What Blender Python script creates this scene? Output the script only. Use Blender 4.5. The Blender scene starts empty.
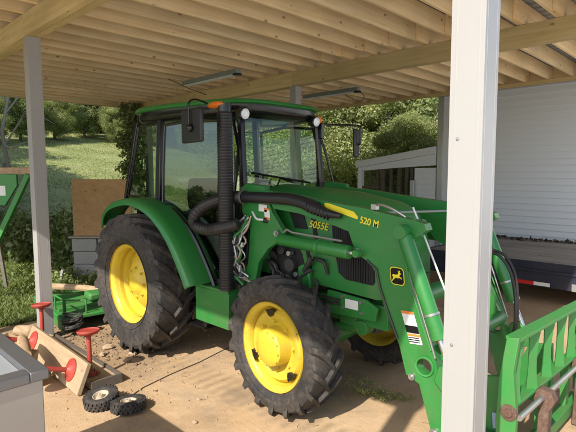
import bpy, math, random
import numpy as np
from mathutils import Vector, Matrix
R = random.Random(7)
NR = np.random.RandomState(11)
sc = bpy.context.scene
col = sc.collection
V = Vector

# ------------------------------------------------------------------ materials
def new_mat(name):
    m = bpy.data.materials.new(name); m.use_nodes = True
    nt = m.node_tree; nt.nodes.clear()
    out = nt.nodes.new('ShaderNodeOutputMaterial')
    return m, nt, out
def N(nt, t, **k):
    n = nt.nodes.new(t)
    for a, b in k.items():
        if a in n.inputs: n.inputs[a].default_value = b
        else: setattr(n, a, b)
    return n
def L(nt, a, b): nt.links.new(a, b)
def rgba(c): return (c[0], c[1], c[2], 1)
def ramp(nt, fac, stops, interp='LINEAR'):
    r = nt.nodes.new('ShaderNodeValToRGB'); r.color_ramp.interpolation = interp
    e = r.color_ramp.elements
    while len(e) < len(stops): e.new(0.5)
    for i, (p, c) in enumerate(stops):
        e[i].position = p; e[i].color = rgba(c) if not isinstance(c, float) else (c, c, c, 1)
    L(nt, fac, r.inputs[0]); return r.outputs[0]
def mix(nt, f, a, b, mode='MIX'):
    m = nt.nodes.new('ShaderNodeMix'); m.data_type = 'RGBA'; m.blend_type = mode
    for i, x in ((0, f), (6, a), (7, b)):
        if hasattr(x, 'node'): L(nt, x, m.inputs[i])
        elif i == 0: m.inputs[0].default_value = x
        else: m.inputs[i].default_value = rgba(x)
    return m.outputs[2]
def math_(nt, op, a, b=0.0, clamp=False):
    m = nt.nodes.new('ShaderNodeMath'); m.operation = op; m.use_clamp = clamp
    for i, x in ((0, a), (1, b)):
        if hasattr(x, 'node'): L(nt, x, m.inputs[i])
        else: m.inputs[i].default_value = x
    return m.outputs[0]
def coords(nt, scale=(1, 1, 1), kind='Object', rand=False):
    tc = nt.nodes.new('ShaderNodeTexCoord'); mp = nt.nodes.new('ShaderNodeMapping')
    L(nt, tc.outputs[kind], mp.inputs[0]); mp.inputs['Scale'].default_value = scale
    if rand:
        oi = nt.nodes.new('ShaderNodeObjectInfo'); cx = nt.nodes.new('ShaderNodeCombineXYZ')
        m = math_(nt, 'MULTIPLY', oi.outputs['Random'], 57.0)
        for i in range(3): L(nt, m, cx.inputs[i])
        L(nt, cx.outputs[0], mp.inputs['Location'])
    return mp.outputs[0]
def noise(nt, vec, scale, detail=4, rough=.55):
    n = N(nt, 'ShaderNodeTexNoise', Scale=scale, Detail=detail, Roughness=rough)
    L(nt, vec, n.inputs['Vector']); return n.outputs[0]
def bump(nt, h, s, d=.01):
    b = N(nt, 'ShaderNodeBump', Strength=s, Distance=d); L(nt, h, b.inputs['Height']); return b.outputs[0]

def paint(name, c, rough=.35, dirt=.25, dirtc=(.17, .13, .085), spec=.5, metal=0, coat=0, bs=.05, scale=3.0, vary=.15, low=0):
    m, nt, out = new_mat(name)
    p = N(nt, 'ShaderNodeBsdfPrincipled', Metallic=metal)
    v = coords(nt)
    n1 = noise(nt, v, scale, 6, .65); n2 = noise(nt, v, scale * 9, 5, .6)
    f = ramp(nt, n1, [(.38, 0.0), (.72, 1.0)])
    f2 = ramp(nt, n2, [(.35, 0.2), (.75, 1.0)])
    ff = math_(nt, 'MULTIPLY', math_(nt, 'MULTIPLY', f, f2), dirt)
    if low:      # mud and dust thrown up on the lower parts
        ge = nt.nodes.new('ShaderNodeNewGeometry'); sp = nt.nodes.new('ShaderNodeSeparateXYZ'); L(nt, ge.outputs['Position'], sp.inputs[0])
        n3 = noise(nt, ge.outputs['Position'], 5.5, 8, .75)
        lo = math_(nt, 'MULTIPLY', math_(nt, 'SUBTRACT', 1.25, sp.outputs[2], True), ramp(nt, n3, [(.42, 0.0), (.66, 1.0)]))
        ff = math_(nt, 'ADD', ff, math_(nt, 'MULTIPLY', lo, low), True)
        sc_ = noise(nt, coords(nt, (3, 3, 34)), 3.0, 3, .5); sp_ = noise(nt, v, 55, 2, .5)
        ff = math_(nt, 'ADD', ff, math_(nt, 'MULTIPLY', math_(nt, 'MULTIPLY', ramp(nt, sc_, [(.64, 0.0), (.69, 1.0)]), f), .4), True)
        ff = math_(nt, 'ADD', ff, math_(nt, 'MULTIPLY', ramp(nt, sp_, [(.68, 0.0), (.73, 1.0)]), .5), True)
    dark = tuple(x * (1 - vary) for x in c)
    base = mix(nt, n2, dark, c)
    L(nt, mix(nt, ff, base, dirtc), p.inputs['Base Color'])
    L(nt, math_(nt, 'ADD', math_(nt, 'MULTIPLY', n1, .25), rough - .1), p.inputs['Roughness'])
    p.inputs['Coat Weight'].default_value = coat
    p.inputs['Specular IOR Level'].default_value = spec
    if bs: L(nt, bump(nt, n2, bs, .003), p.inputs['Normal'])
    L(nt, p.outputs[0], out.inputs[0]); return m

M = {}
M['green'] = paint('green_paint', (.021, .205, .038), .36, .30, coat=.12, dirtc=(.115, .13, .065), low=.45)
M['green_worn'] = paint('worn_green_paint', (.028, .25, .045), .5, .55, dirtc=(.14, .12, .07), low=.4)
M['yellow'] = paint('yellow_paint', (.70, .52, .03), .42, .5, dirtc=(.30, .20, .08), coat=.05, low=.4)
M['black'] = paint('black_plastic', (.014, .014, .016), .42, .25, dirtc=(.05, .046, .042))
M['gloss'] = paint('gloss_black', (.008, .008, .009), .2, .2, dirtc=(.05, .045, .04))
M['rubber_hose'] = paint('black_hose', (.014, .013, .014), .5, .5, dirtc=(.06, .052, .045))
M['dark_metal'] = paint('engine_metal', (.035, .035, .035), .55, .6, dirtc=(.10, .08, .055))
M['steel'] = paint('zinc_steel', (.45, .45, .44), .35, .3, metal=.8, dirtc=(.2, .16, .11))
M['chrome'] = paint('chrome_rod', (.75, .76, .78), .2, .12, metal=1)
M['rust'] = paint('rusty_fork', (.12, .060, .040), .75, .9, dirtc=(.24, .17, .13), bs=.6, scale=7, vary=.5)
M['white_wrap'] = paint('white_post_wrap', (.33, .327, .322), .38, .14, dirtc=(.45, .38, .30), bs=.02, scale=1.5, vary=.03)
M['red'] = paint('red_paint', (.40, .045, .035), .5, .7, dirtc=(.22, .10, .06), scale=9)
M['navy'] = paint('navy_trailer_paint', (.022, .028, .05), .4, .3, dirtc=(.10, .09, .08))
M['cream'] = paint('cream_rim', (.50, .43, .32), .55, .7, dirtc=(.28, .2, .12))
M['white'] = paint('white_plastic', (.75, .76, .75), .4, .15)
M['orange'] = paint('amber_lens', (.85, .20, .012), .2, .05)
M['orange_label'] = paint('orange_label', (.75, .22, .03), .5, .2)
M['yellow_label'] = paint('yellow_decal', (.85, .72, .03), .35, .12, dirtc=(.3, .3, .06))
M['red_tape'] = paint('red_reflector', (.6, .02, .015), .35, .1)
M['rag'] = paint('blue_label', (.30, .42, .62), .6, .2)
M['stainless'] = paint('stainless_steel', (.42, .42, .43), .38, .35, metal=.75, dirtc=(.22, .19, .15), bs=.03, scale=1.2)
M['stainless_dark'] = paint('steel_rim', (.20, .205, .22), .35, .35, metal=.6, bs=.03)
M['basin'] = paint('basin_grey', (.30, .33, .35), .4, .4, dirtc=(.2, .17, .13))
M['block'] = paint('concrete_block', (.30, .30, .30), .9, .5, dirtc=(.16, .15, .12), bs=.6, scale=8)
M['stone'] = paint('stone', (.45, .33, .22), .9, .4, bs=.5, scale=20)
M['soil'] = paint('soil_clod', (.20, .145, .095), .95, .3, bs=.5, scale=20)
M['bark'] = paint('bark', (.12, .10, .085), .95, .5, bs=.9, scale=4, dirtc=(.05, .06, .03))
M['pale_bark'] = paint('pale_bark', (.30, .27, .22), .9, .4, bs=.5, scale=6)
M['seatcloth'] = paint('seat_cloth', (.035, .033, .03), .8, .3)
M['roofsheet'] = paint('roof_metal', (.30, .31, .32), .45, .3, bs=.05)
M['fixture'] = paint('light_fixture', (.28, .33, .29), .4, .2)
M['alu'] = paint('aluminium', (.5, .52, .54), .35, .2, metal=.6)

def m_wood(name, c1, c2, knot, axis, knots=True, grain=1.0, weather=0.0):
    m, nt, out = new_mat(name)
    p = N(nt, 'ShaderNodeBsdfPrincipled', Roughness=.72)
    p.inputs['Specular IOR Level'].default_value = .25
    s = [14, 14, 14]; s[axis] = .7
    v = coords(nt, tuple(s), rand=True)
    g = noise(nt, v, 2.0 * grain, 8, .6)
    v2 = coords(nt, (1, 1, 1), rand=True)
    big = noise(nt, v2, 1.3, 3, .5)
    c = mix(nt, ramp(nt, g, [(.33, 0.0), (.68, 1.0)]), c1, c2)
    c = mix(nt, math_(nt, 'MULTIPLY', ramp(nt, big, [(.4, 0.0), (.75, 1.0)]), .45), c, tuple(x * .62 for x in c1))
    oi = N(nt, 'ShaderNodeObjectInfo')
    tone = mix(nt, oi.outputs['Random'], (.86, .86, .86), (1.12, 1.08, 1.04))
    c = mix(nt, 1.0, c, tone, 'MULTIPLY')
    if knots:
        sk = [6.5, 6.5, 6.5]; sk[axis] = 3.4
        vk = coords(nt, tuple(sk), rand=True)
        vo = N(nt, 'ShaderNodeTexVoronoi', Scale=1.0); L(nt, vk, vo.inputs['Vector'])
        k = ramp(nt, vo.outputs['Distance'], [(.055, 1.0), (.12, 0.0)])
        c = mix(nt, math_(nt, 'MULTIPLY', k, .8), c, knot)
    if weather:
        w = noise(nt, coords(nt), 2.2, 6, .7)
        c = mix(nt, math_(nt, 'MULTIPLY', w, weather), c, (.20, .18, .16))
    L(nt, c, p.inputs['Base Color'])
    L(nt, bump(nt, g, .25, .004), p.inputs['Normal'])
    L(nt, p.outputs[0], out.inputs[0]); return m
M['joist'] = m_wood('pine_joist', (.83, .60, .32), (.94, .77, .48), (.25, .13, .06), 1)
M['beam'] = m_wood('treated_beam', (.52, .40, .18), (.68, .54, .29), (.18, .11, .05), 0)
M['board'] = m_wood('board_wood', (.48, .33, .18), (.62, .46, .27), (.25, .13, .07), 0, knots=True, weather=.7)
M['ply'] = m_wood('weathered_ply', (.33, .20, .085), (.45, .28, .13), (.14, .08, .04), 0, grain=.5, weather=.15)
M['grey_plank'] = m_wood('grey_plank', (.22, .20, .17), (.34, .31, .27), (.12, .1, .08), 0)
M['log'] = m_wood('log_wood', (.30, .21, .13), (.46, .34, .22), (.12, .08, .05), 0)

def m_tyre():
    m, nt, out = new_mat('dusty_tyre')
    p = N(nt, 'ShaderNodeBsdfPrincipled')
    v = coords(nt)
    n1 = noise(nt, v, 3.5, 8, .7); n2 = noise(nt, v, 28, 4, .6)
    f = math_(nt, 'MULTIPLY', ramp(nt, n1, [(.36, 0.0), (.66, 1.0)]), ramp(nt, n2, [(.3, .25), (.7, 1.0)]))
    L(nt, mix(nt, math_(nt, 'MULTIPLY', f, .42), (.017, .017, .018), (.20, .165, .13)), p.inputs['Base Color'])
    p.inputs['Roughness'].default_value = .78
    L(nt, bump(nt, n2, .3, .004), p.inputs['Normal'])
    L(nt, p.outputs[0], out.inputs[0]); return m
M['tyre'] = m_tyre()

def m_glass(name, tint, refl):
    m, nt, out = new_mat(name)
    t = N(nt, 'ShaderNodeBsdfTransparent', Color=rgba(tint)); g = N(nt, 'ShaderNodeBsdfGlossy', Roughness=.015)
    g.inputs['Color'].default_value = (.95, 1, .98, 1)
    lw = N(nt, 'ShaderNodeLayerWeight', Blend=.5)
    f5 = math_(nt, 'MULTIPLY', math_(nt, 'POWER', lw.outputs['Facing'], 5.0), .9)
    mx = N(nt, 'ShaderNodeMixShader')
    L(nt, math_(nt, 'ADD', f5, refl, True), mx.inputs[0])
    L(nt, t.outputs[0], mx.inputs[1]); L(nt, g.outputs[0], mx.inputs[2]); L(nt, mx.outputs[0], out.inputs[0]); return m
M['glass'] = m_glass('cab_glass', (.84, .92, .85), .03)
M['door_glass'] = m_glass('darkened_door_glass', (.46, .53, .48), .085)  # tint darkened to stand in for the dim cab interior
M['lens'] = paint('clear_lens', (.75, .78, .80), .1, .05, coat=.6)

def m_leaf(name, c1, c2, c3, trans=.35):
    m, nt, out = new_mat(name)
    gi = N(nt, 'ShaderNodeNewGeometry')
    c = ramp(nt, gi.outputs['Random Per Island'], [(0, c1), (.55, c2), (1, c3)])
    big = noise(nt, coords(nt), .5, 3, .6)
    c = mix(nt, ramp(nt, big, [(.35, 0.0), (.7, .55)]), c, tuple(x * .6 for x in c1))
    d = N(nt, 'ShaderNodeBsdfPrincipled', Roughness=.55); L(nt, c, d.inputs['Base Color'])
    d.inputs['Specular IOR Level'].default_value = .3
    t = N(nt, 'ShaderNodeBsdfTranslucent'); L(nt, mix(nt, 1.0, c, (1.1, 1.25, .5), 'MULTIPLY'), t.inputs['Color'])
    mx = N(nt, 'ShaderNodeMixShader', Fac=trans) if False else N(nt, 'ShaderNodeMixShader')
    mx.inputs[0].default_value = trans
    L(nt, d.outputs[0], mx.inputs[1]); L(nt, t.outputs[0], mx.inputs[2]); L(nt, mx.outputs[0], out.inputs[0]); return m
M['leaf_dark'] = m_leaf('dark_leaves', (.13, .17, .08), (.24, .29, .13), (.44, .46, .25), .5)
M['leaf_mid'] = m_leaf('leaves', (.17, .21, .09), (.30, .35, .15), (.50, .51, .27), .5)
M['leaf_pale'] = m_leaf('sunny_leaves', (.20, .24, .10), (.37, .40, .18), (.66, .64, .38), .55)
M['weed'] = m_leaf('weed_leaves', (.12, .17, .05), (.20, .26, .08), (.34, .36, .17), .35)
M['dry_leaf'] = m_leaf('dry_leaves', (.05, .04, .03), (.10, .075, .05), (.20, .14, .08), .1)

def m_ground():
    m, nt, out = new_mat('ground')
    p = N(nt, 'ShaderNodeBsdfPrincipled', Roughness=.92)
    p.inputs['Specular IOR Level'].default_value = .15
    v = coords(nt)
    a = noise(nt, v, 1.1, 8, .65); b = noise(nt, v, 9, 8, .7); c = noise(nt, v, 90, 3, .6)
    slab = mix(nt, ramp(nt, a, [(.32, 0.0), (.68, 1.0)]), (.40, .27, .15), (.54, .385, .235))
    slab = mix(nt, math_(nt, 'MULTIPLY', ramp(nt, b, [(.5, 0.0), (.72, 1.0)]), .45), slab, (.30, .205, .13))
    slab = mix(nt, math_(nt, 'MULTIPLY', ramp(nt, c, [(.5, 0.0), (.7, 1.0)]), .35), slab, (.62, .45, .29))
    gp = noise(nt, coords(nt, (1.0, 1.4, 1)), 1.7, 9, .72)
    slab = mix(nt, math_(nt, 'MULTIPLY', ramp(nt, gp, [(.50, 0.0), (.62, 1.0)]), .38), slab, mix(nt, b, (.25, .20, .15), (.37, .30, .225)))
    # dark oil and damp patches
    st = noise(nt, coords(nt, (1, 1, 1)), .8, 5, .6)
    slab = mix(nt, math_(nt, 'MULTIPLY', ramp(nt, st, [(.56, 0.0), (.68, 1.0)]), .6), slab, (.18, .14, .105))
    grass = mix(nt, ramp(nt, b, [(.3, 0.0), (.7, 1.0)]), (.17, .205, .075), (.31, .33, .135))
    grass = mix(nt, ramp(nt, a, [(.45, 0.0), (.75, .7)]), grass, (.38, .35, .18))
    soil = mix(nt, b, (.19, .135, .08), (.38, .27, .17))
    sep = N(nt, 'ShaderNodeSeparateXYZ'); L(nt, v, sep.inputs[0])
    wob = math_(nt, 'MULTIPLY', math_(nt, 'SUBTRACT', noise(nt, v, .9, 5, .7), .5), 3.0)
    x = math_(nt, 'ADD', sep.outputs[0], wob); y = math_(nt, 'ADD', sep.outputs[1], wob)
    # concrete apron: x > -2.0 near, out to y<7 ; otherwise grass with a soil fringe
    e1 = math_(nt, 'ADD', x, 1.6)                                   # >0 inside
    inside = ramp(nt, math_(nt, 'ADD', math_(nt, 'MULTIPLY', e1, .9), .5, True), [(.25, 0.0), (.75, 1.0)])
    road = math_(nt, 'MULTIPLY', ramp(nt, math_(nt, 'SUBTRACT', math_(nt, 'ADD', y, 0), 9.0, True), [(.0, 0.0), (.3, 1.0)]),
                 ramp(nt, math_(nt, 'SUBTRACT', 17.0, y, True), [(.0, 0.0), (.3, 1.0)]))
    far = ramp(nt, math_(nt, 'MULTIPLY', math_(nt, 'SUBTRACT', y, 7.5), .8, True), [(0.0, 0.0), (1.0, 1.0)])
    g1 = ramp(nt, math_(nt, 'ADD', math_(nt, 'MULTIPLY', math_(nt, 'ADD', x, 2.6), .9), .5, True), [(.25, 0.0), (.8, 1.0)])
    gs = mix(nt, g1, grass, soil)
    dx_ = math_(nt, 'MULTIPLY', math_(nt, 'ADD', sep.outputs[0], .45), .8); dy_ = math_(nt, 'MULTIPLY', math_(nt, 'ADD', sep.outputs[1], 1.15), 1.9)
    dd_ = math_(nt, 'SUBTRACT', 1.35, math_(nt, 'ADD', math_(nt, 'MULTIPLY', dx_, dx_), math_(nt, 'MULTIPLY', dy_, dy_)))
    dd_ = ramp(nt, math_(nt, 'ADD', dd_, math_(nt, 'MULTIPLY', math_(nt, 'SUBTRACT', b, .5), 2.0), True), [(.2, 0.0), (.8, 1.0)])
    cc = mix(nt, inside, gs, slab)
    cc = mix(nt, math_(nt, 'MULTIPLY', dd_, .75), cc, soil)
    # faint dusty tracks where the wheels rolled in
    wv = N(nt, 'ShaderNodeTexWave', Scale=2.6, Distortion=1.5, Detail=3); L(nt, v, wv.inputs['Vector'])
    for yc in (-.74, .74):
        ty = math_(nt, 'ABSOLUTE', math_(nt, 'SUBTRACT', sep.outputs[1], yc))
        tm = ramp(nt, ty, [(.13, 1.0), (.20, 0.0)])
        tm = math_(nt, 'MULTIPLY', math_(nt, 'MULTIPLY', tm, wv.outputs[1]), ramp(nt, a, [(.4, 0.1), (.6, .6)]))
        cc = mix(nt, tm, cc, (.27, .19, .115))
    cc = mix(nt, far, cc, grass)
    gr = mix(nt, b, (.42, .40, .36), (.56, .53, .48))
    bounce_ground = math_(nt, 'MAXIMUM', ramp(nt, math_(nt, 'MULTIPLY', math_(nt, 'SUBTRACT', -4.2, sep.outputs[1]), 1.0, True), [(0.0, 0.0), (1.0, 1.0)]), ramp(nt, math_(nt, 'MULTIPLY', math_(nt, 'SUBTRACT', sep.outputs[0], 5.0), 1.0, True), [(0.0, 0.0), (1.0, 1.0)]))  # unseen pale concrete, added to bounce light under the roof
    bounce_ground = math_(nt, 'MULTIPLY', bounce_ground, ramp(nt, math_(nt, 'MULTIPLY', math_(nt, 'ADD', sep.outputs[0], 5.0), .5, True), [(0.0, 0.0), (1.0, 1.0)]))
    cc = mix(nt, bounce_ground, cc, mix(nt, b, (.56, .54, .50), (.70, .67, .62)))
    road = math_(nt, 'MULTIPLY', road, ramp(nt, math_(nt, 'ADD', sep.outputs[0], 16.0, True), [(0.0, 0.0), (1.0, 1.0)]))
    cc = mix(nt, road, cc, gr)
    L(nt, cc, p.inputs['Base Color'])
    h = math_(nt, 'ADD', math_(nt, 'MULTIPLY', b, 1.0), math_(nt, 'MULTIPLY', c, .35))
    h = math_(nt, 'ADD', h, math_(nt, 'MULTIPLY', gp, 1.2))
    L(nt, bump(nt, h, .42, .018), p.inputs['Normal'])
    L(nt, p.outputs[0], out.inputs[0]); return m
M['ground'] = m_ground()

def m_siding():
    return paint('white_siding', (.70, .745, .80), .45, .08, dirtc=(.42, .40, .36), bs=.03, scale=1.0, vary=.04)
M['siding'] = m_siding()

# ------------------------------------------------------------------ mesh builder
class MB:
    def __init__(s): s.v = []; s.f = []
    def add(s, vs, fs):
        o = len(s.v); s.v += [tuple(p) for p in vs]; s.f += [tuple(i + o for i in f) for f in fs]; return s
    def box(s, x0, x1, y0, y1, z0, z1, mt=None):
        vs = [V((x, y, z)) for z in (z0, z1) for y in (y0, y1) for x in (x0, x1)]
        if mt: vs = [mt @ p for p in vs]
        return s.add(vs, [(0, 2, 3, 1), (4, 5, 7, 6), (0, 1, 5, 4), (2, 6, 7, 3), (0, 4, 6, 2), (1, 3, 7, 5)])
    def bar(s, p, q, w, h, up=(0, 0, 1)):
        p, q = V(p), V(q); d = (q - p).normalized(); u = V(up)
        a = d.cross(u)
        if a.length < 1e-4: a = d.cross(V((1, 0, 0)))
        a.normalize(); b = a.cross(d).normalized()
        vs = [c + a * (i * w / 2) + b * (j * h / 2) for c in (p, q) for i, j in ((-1, -1), (1, -1), (1, 1), (-1, 1))]
        return s.add(vs, [(3, 2, 1, 0), (4, 5, 6, 7), (0, 1, 5, 4), (1, 2, 6, 5), (2, 3, 7, 6), (3, 0, 4, 7)])
    def path(s, pts, r, n=10, caps=True):
        pts = [V(p) for p in pts]; m = len(pts)
        rs = r if isinstance(r, (list, tuple)) else [r] * m
        vs = []; prev = None
        for i, p in enumerate(pts):
            d = (pts[min(i + 1, m - 1)] - pts[max(i - 1, 0)]).normalized()
            if prev is None:
                a = d.cross(V((0, 0, 1)))
                if a.length < .05: a = d.cross(V((1, 0, 0)))
            else: a = prev - d * prev.dot(d)
            a.normalize(); b = d.cross(a); prev = a
            for k in range(n):
                t = 2 * math.pi * k / n
                vs.append(p + (a * math.cos(t) + b * math.sin(t)) * rs[i])
        fs = [(i * n + k, i * n + (k + 1) % n, (i + 1) * n + (k + 1) % n, (i + 1) * n + k) for i in range(m - 1) for k in range(n)]
        if caps: fs += [tuple(range(n - 1, -1, -1)), tuple((m - 1) * n + k for k in range(n))]
        return s.add(vs, fs)
    def tube(s, p, q, r, r2=None, n=16): return s.path([p, q], [r, r if r2 is None else r2], n)
    def lathe(s, prof, c, axis, n=48, closed=False):
        """prof: (radius, offset along axis)"""
        c = V(c); ax = V(axis).normalized(); a = ax.cross(V((0, 0, 1)))
        if a.length < .05: a = V((1, 0, 0))
        a.normalize(); b = ax.cross(a); m = len(prof); vs = []
        for r, o in prof:
            for k in range(n):
                t = 2 * math.pi * k / n
                vs.append(c + ax * o + (a * math.cos(t) + b * math.sin(t)) * r)
        fs = [(i * n + k, i * n + (k + 1) % n, ((i + 1) % m) * n + (k + 1) % n, ((i + 1) % m) * n + k)
              for i in range(m if closed else m - 1) for k in range(n)]
        return s.add(vs, fs)
    def prism(s, pts, a, b, plane='xz'):
        def P(u, v, w): return (u, w, v) if plane == 'xz' else ((w, u, v) if plane == 'yz' else (u, v, w))
        n = len(pts)
        vs = [P(u, v, a) for u, v in pts] + [P(u, v, b) for u, v in pts]
        return s.add(vs, [tuple(range(n - 1, -1, -1)), tuple(range(n, 2 * n))] + [(i, (i + 1) % n, n + (i + 1) % n, n + i) for i in range(n)])
    def ball(s, c, r, n=12, sq=(1, 1, 1)):
        prof = []
        vs = []; m = n // 2
        for i in range(1, m):
            t = math.pi * i / m
            for k in range(n):
                u = 2 * math.pi * k / n
                vs.append((c[0] + r * sq[0] * math.sin(t) * math.cos(u), c[1] + r * sq[1] * math.sin(t) * math.sin(u), c[2] + r * sq[2] * math.cos(t)))
        vs += [(c[0], c[1], c[2] + r * sq[2]), (c[0], c[1], c[2] - r * sq[2])]
        T, B = len(vs) - 2, len(vs) - 1
        fs = [(i * n + k, (i + 1) * n + k, (i + 1) * n + (k + 1) % n, i * n + (k + 1) % n) for i in range(m - 2) for k in range(n)]
        fs += [(T, k, (k + 1) % n) for k in range(n)] + [(B, (m - 2) * n + (k + 1) % n, (m - 2) * n + k) for k in range(n)]
        return s.add(vs, fs)
    def xf(s, mt):
        s.v = [tuple(mt @ V(p)) for p in s.v]; return s
    def build(s, name, mat, parent=None, bevel=0, smooth=True, ang=35, recalc=True):
        me = bpy.data.meshes.new(name)
        P = np.array(s.v, dtype=float)
        mn, mx = P.min(0), P.max(0); base = V(((mn[0] + mx[0]) / 2, (mn[1] + mx[1]) / 2, mn[2]))
        me.from_pydata([(p[0] - base[0], p[1] - base[1], p[2] - base[2]) for p in s.v], [], s.f)
        if recalc:
            import bmesh
            bm = bmesh.new(); bm.from_mesh(me); bmesh.ops.recalc_face_normals(bm, faces=bm.faces); bm.to_mesh(me); bm.free()
        me.materials.append(M[mat] if isinstance(mat, str) else mat)
        if smooth:
            me.shade_smooth(); me.set_sharp_from_angle(angle=math.radians(ang))
        o = bpy.data.objects.new(name, me); col.objects.link(o); place(o, base, parent)
        if bevel:
            b = o.modifiers.new('bevel', 'BEVEL'); b.width = bevel; b.segments = 2; b.limit_method = 'ANGLE'; b.angle_limit = math.radians(50)
        return o
WLOC = {}
def place(o, loc, parent=None):
    loc = V(loc); WLOC[o.name] = loc
    if parent is not None:
        o.parent = parent; o.location = loc - WLOC[parent.name]
    else: o.location = loc
def tag(o, label=None, cat=None, group=None, kind=None):
    if label: o['label'] = label
    if cat: o['category'] = cat
    if group: o['group'] = group
    if kind: o['kind'] = kind
    return o
def thing(name, label, cat, loc, group=None):
    o = bpy.data.objects.new(name, None); o.empty_display_size = .2; col.objects.link(o); place(o, loc)
    return tag(o, label, cat, group)
def raw(name, vs, fs, mat, parent=None):
    me = bpy.data.meshes.new(name); vs = np.asarray(vs, dtype=np.float32); fs = np.asarray(fs, dtype=np.int32)
    me.vertices.add(len(vs)); me.vertices.foreach_set('co', vs.ravel())
    k = fs.shape[1]
    me.loops.add(fs.size); me.loops.foreach_set('vertex_index', fs.ravel())
    me.polygons.add(len(fs)); me.polygons.foreach_set('loop_start', np.arange(0, fs.size, k, dtype=np.int32))
    me.polygons.foreach_set('loop_total', np.full(len(fs), k, dtype=np.int32)) if False else None
    me.update(calc_edges=True); me.materials.append(M[mat])
    return me
def text(body, name, size, loc, mat, parent, rot=(math.pi / 2, 0, 0), ext=.001, shear=0, bold=0, sx=1):
    c = bpy.data.curves.new(name, 'FONT'); c.body = body; c.size = size; c.extrude = ext; c.shear = shear; c.offset = bold
    tmp = bpy.data.objects.new('tmp', c); col.objects.link(tmp); bpy.context.view_layer.update()
    me = bpy.data.meshes.new_from_object(tmp.evaluated_get(bpy.context.evaluated_depsgraph_get())); bpy.data.objects.remove(tmp)
    me.name = name; me.materials.clear(); me.materials.append(M[mat]); o = bpy.data.objects.new(name, me); col.objects.link(o); place(o, loc, parent)
    o.rotation_euler = rot; o.scale = (sx, 1, 1); return o
def arc(cx, cz, r, a0, a1, n):
    return [(cx + r * math.cos(math.radians(a0 + (a1 - a0) * i / n)), cz + r * math.sin(math.radians(a0 + (a1 - a0) * i / n))) for i in range(n + 1)]
def smoothpath(pts, k=6):
    pts = [V(p) for p in pts]; out = []
    for i in range(len(pts) - 1):
        p0, p1, p2, p3 = pts[max(i - 1, 0)], pts[i], pts[i + 1], pts[min(i + 2, len(pts) - 1)]
        for j in range(k):
            t = j / k
            out.append(.5 * ((2 * p1) + (p2 - p0) * t + (2 * p0 - 5 * p1 + 4 * p2 - p3) * t * t + (3 * p1 - p0 - 3 * p2 + p3) * t ** 3))
    out.append(pts[-1]); return out

# ------------------------------------------------------------------ terrain
def height(x, y):
    r = np.maximum(0, -x - 4.5)
    h = .24 * r * r / (r + 6.0) * np.clip((y + 16.0) / 9.0, 0, 1) ** 1.5
    h = np.where(r > 30, h, h)
    q = np.maximum(0, y - 19.0); h = h + .16 * q * q / (q + 6)
    q = np.maximum(0, -y - 22.0); h = h + .02 * q
    return h
def hz(x, y): return float(height(np.float64(x), np.float64(y)))
def axis_pts(lo, hi, c, fine=.35):
    out = [c]; s = fine
    while out[-1] < hi: out.append(out[-1] + s); s *= 1.07
    s = fine; neg = [c]
    while neg[-1] > lo: neg.append(neg[-1] - s); s *= 1.07
    return np.array(sorted(set(neg + out)))
gx = axis_pts(-260, 200, 0); gy = axis_pts(-260, 260, 0)
X, Y = np.meshgrid(gx, gy, indexing='ij')
Z = height(X, Y) + .02 * np.sin(X * 1.7 + 1) * np.sin(Y * 1.3) * (np.clip((-X - 3) / 3, 0, 1))
vs = np.stack([X, Y, Z], -1).reshape(-1, 3); nx, ny = X.shape
idx = np.arange(nx * ny).reshape(nx, ny)
fs = np.stack([idx[:-1, :-1], idx[1:, :-1], idx[1:, 1:], idx[:-1, 1:]], -1).reshape(-1, 4)
me = raw('ground', vs, fs, 'ground'); me.shade_smooth()
g = bpy.data.objects.new('ground', me); col.objects.link(g); tag(g, kind='structure')

# ------------------------------------------------------------------ foliage
def leaf_cloud(centres, radii, per, size, flat=.8, up=.35):
    """leaf sized rhombi through clumps"""
    cs = np.repeat(np.asarray(centres, float), per, 0); rs = np.repeat(np.asarray(radii, float), per)
    n = len(cs)
    d = NR.normal(size=(n, 3)); d /= np.linalg.norm(d, axis=1)[:, None]
    rad = rs * (NR.rand(n) ** .45)
    p = cs + d * rad[:, None] * np.array([1, 1, flat])
    nrm = d * 1.2 + NR.normal(size=(n, 3)) * .7 + np.array([0, 0, up]); nrm /= np.linalg.norm(nrm, axis=1)[:, None]
    a = np.cross(nrm, NR.normal(size=(n, 3))); a /= np.linalg.norm(a, axis=1)[:, None]; b = np.cross(nrm, a)
    s = size * (.6 + .8 * NR.rand(n))[:, None]
    v = np.stack([p - a * s, p - b * s * .5 + nrm * s * .1, p + a * s, p + b * s * .5 + nrm * s * .1], 1).reshape(-1, 3)
    return v, np.arange(n * 4).reshape(-1, 4)
def crown_clumps(w, z0, z1, n, cr, skirt=0.0):
    out = []; rr = []
    while len(out) < n:
        p = NR.uniform(-1, 1, 3)
        q = np.linalg.norm(p)
        if q > 1 or q < .45: continue
        t = (p[2] + 1) / 2
        wx = w * (1.0 if p[2] < 0 and skirt else 1.0)
        out.append((p[0] * wx * (1 + .15 * math.sin(5 * p[1])), p[1] * wx, z0 + (z1 - z0) * t)); rr.append(cr * (.6 + .8 * NR.rand()))
    return out, rr
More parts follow.
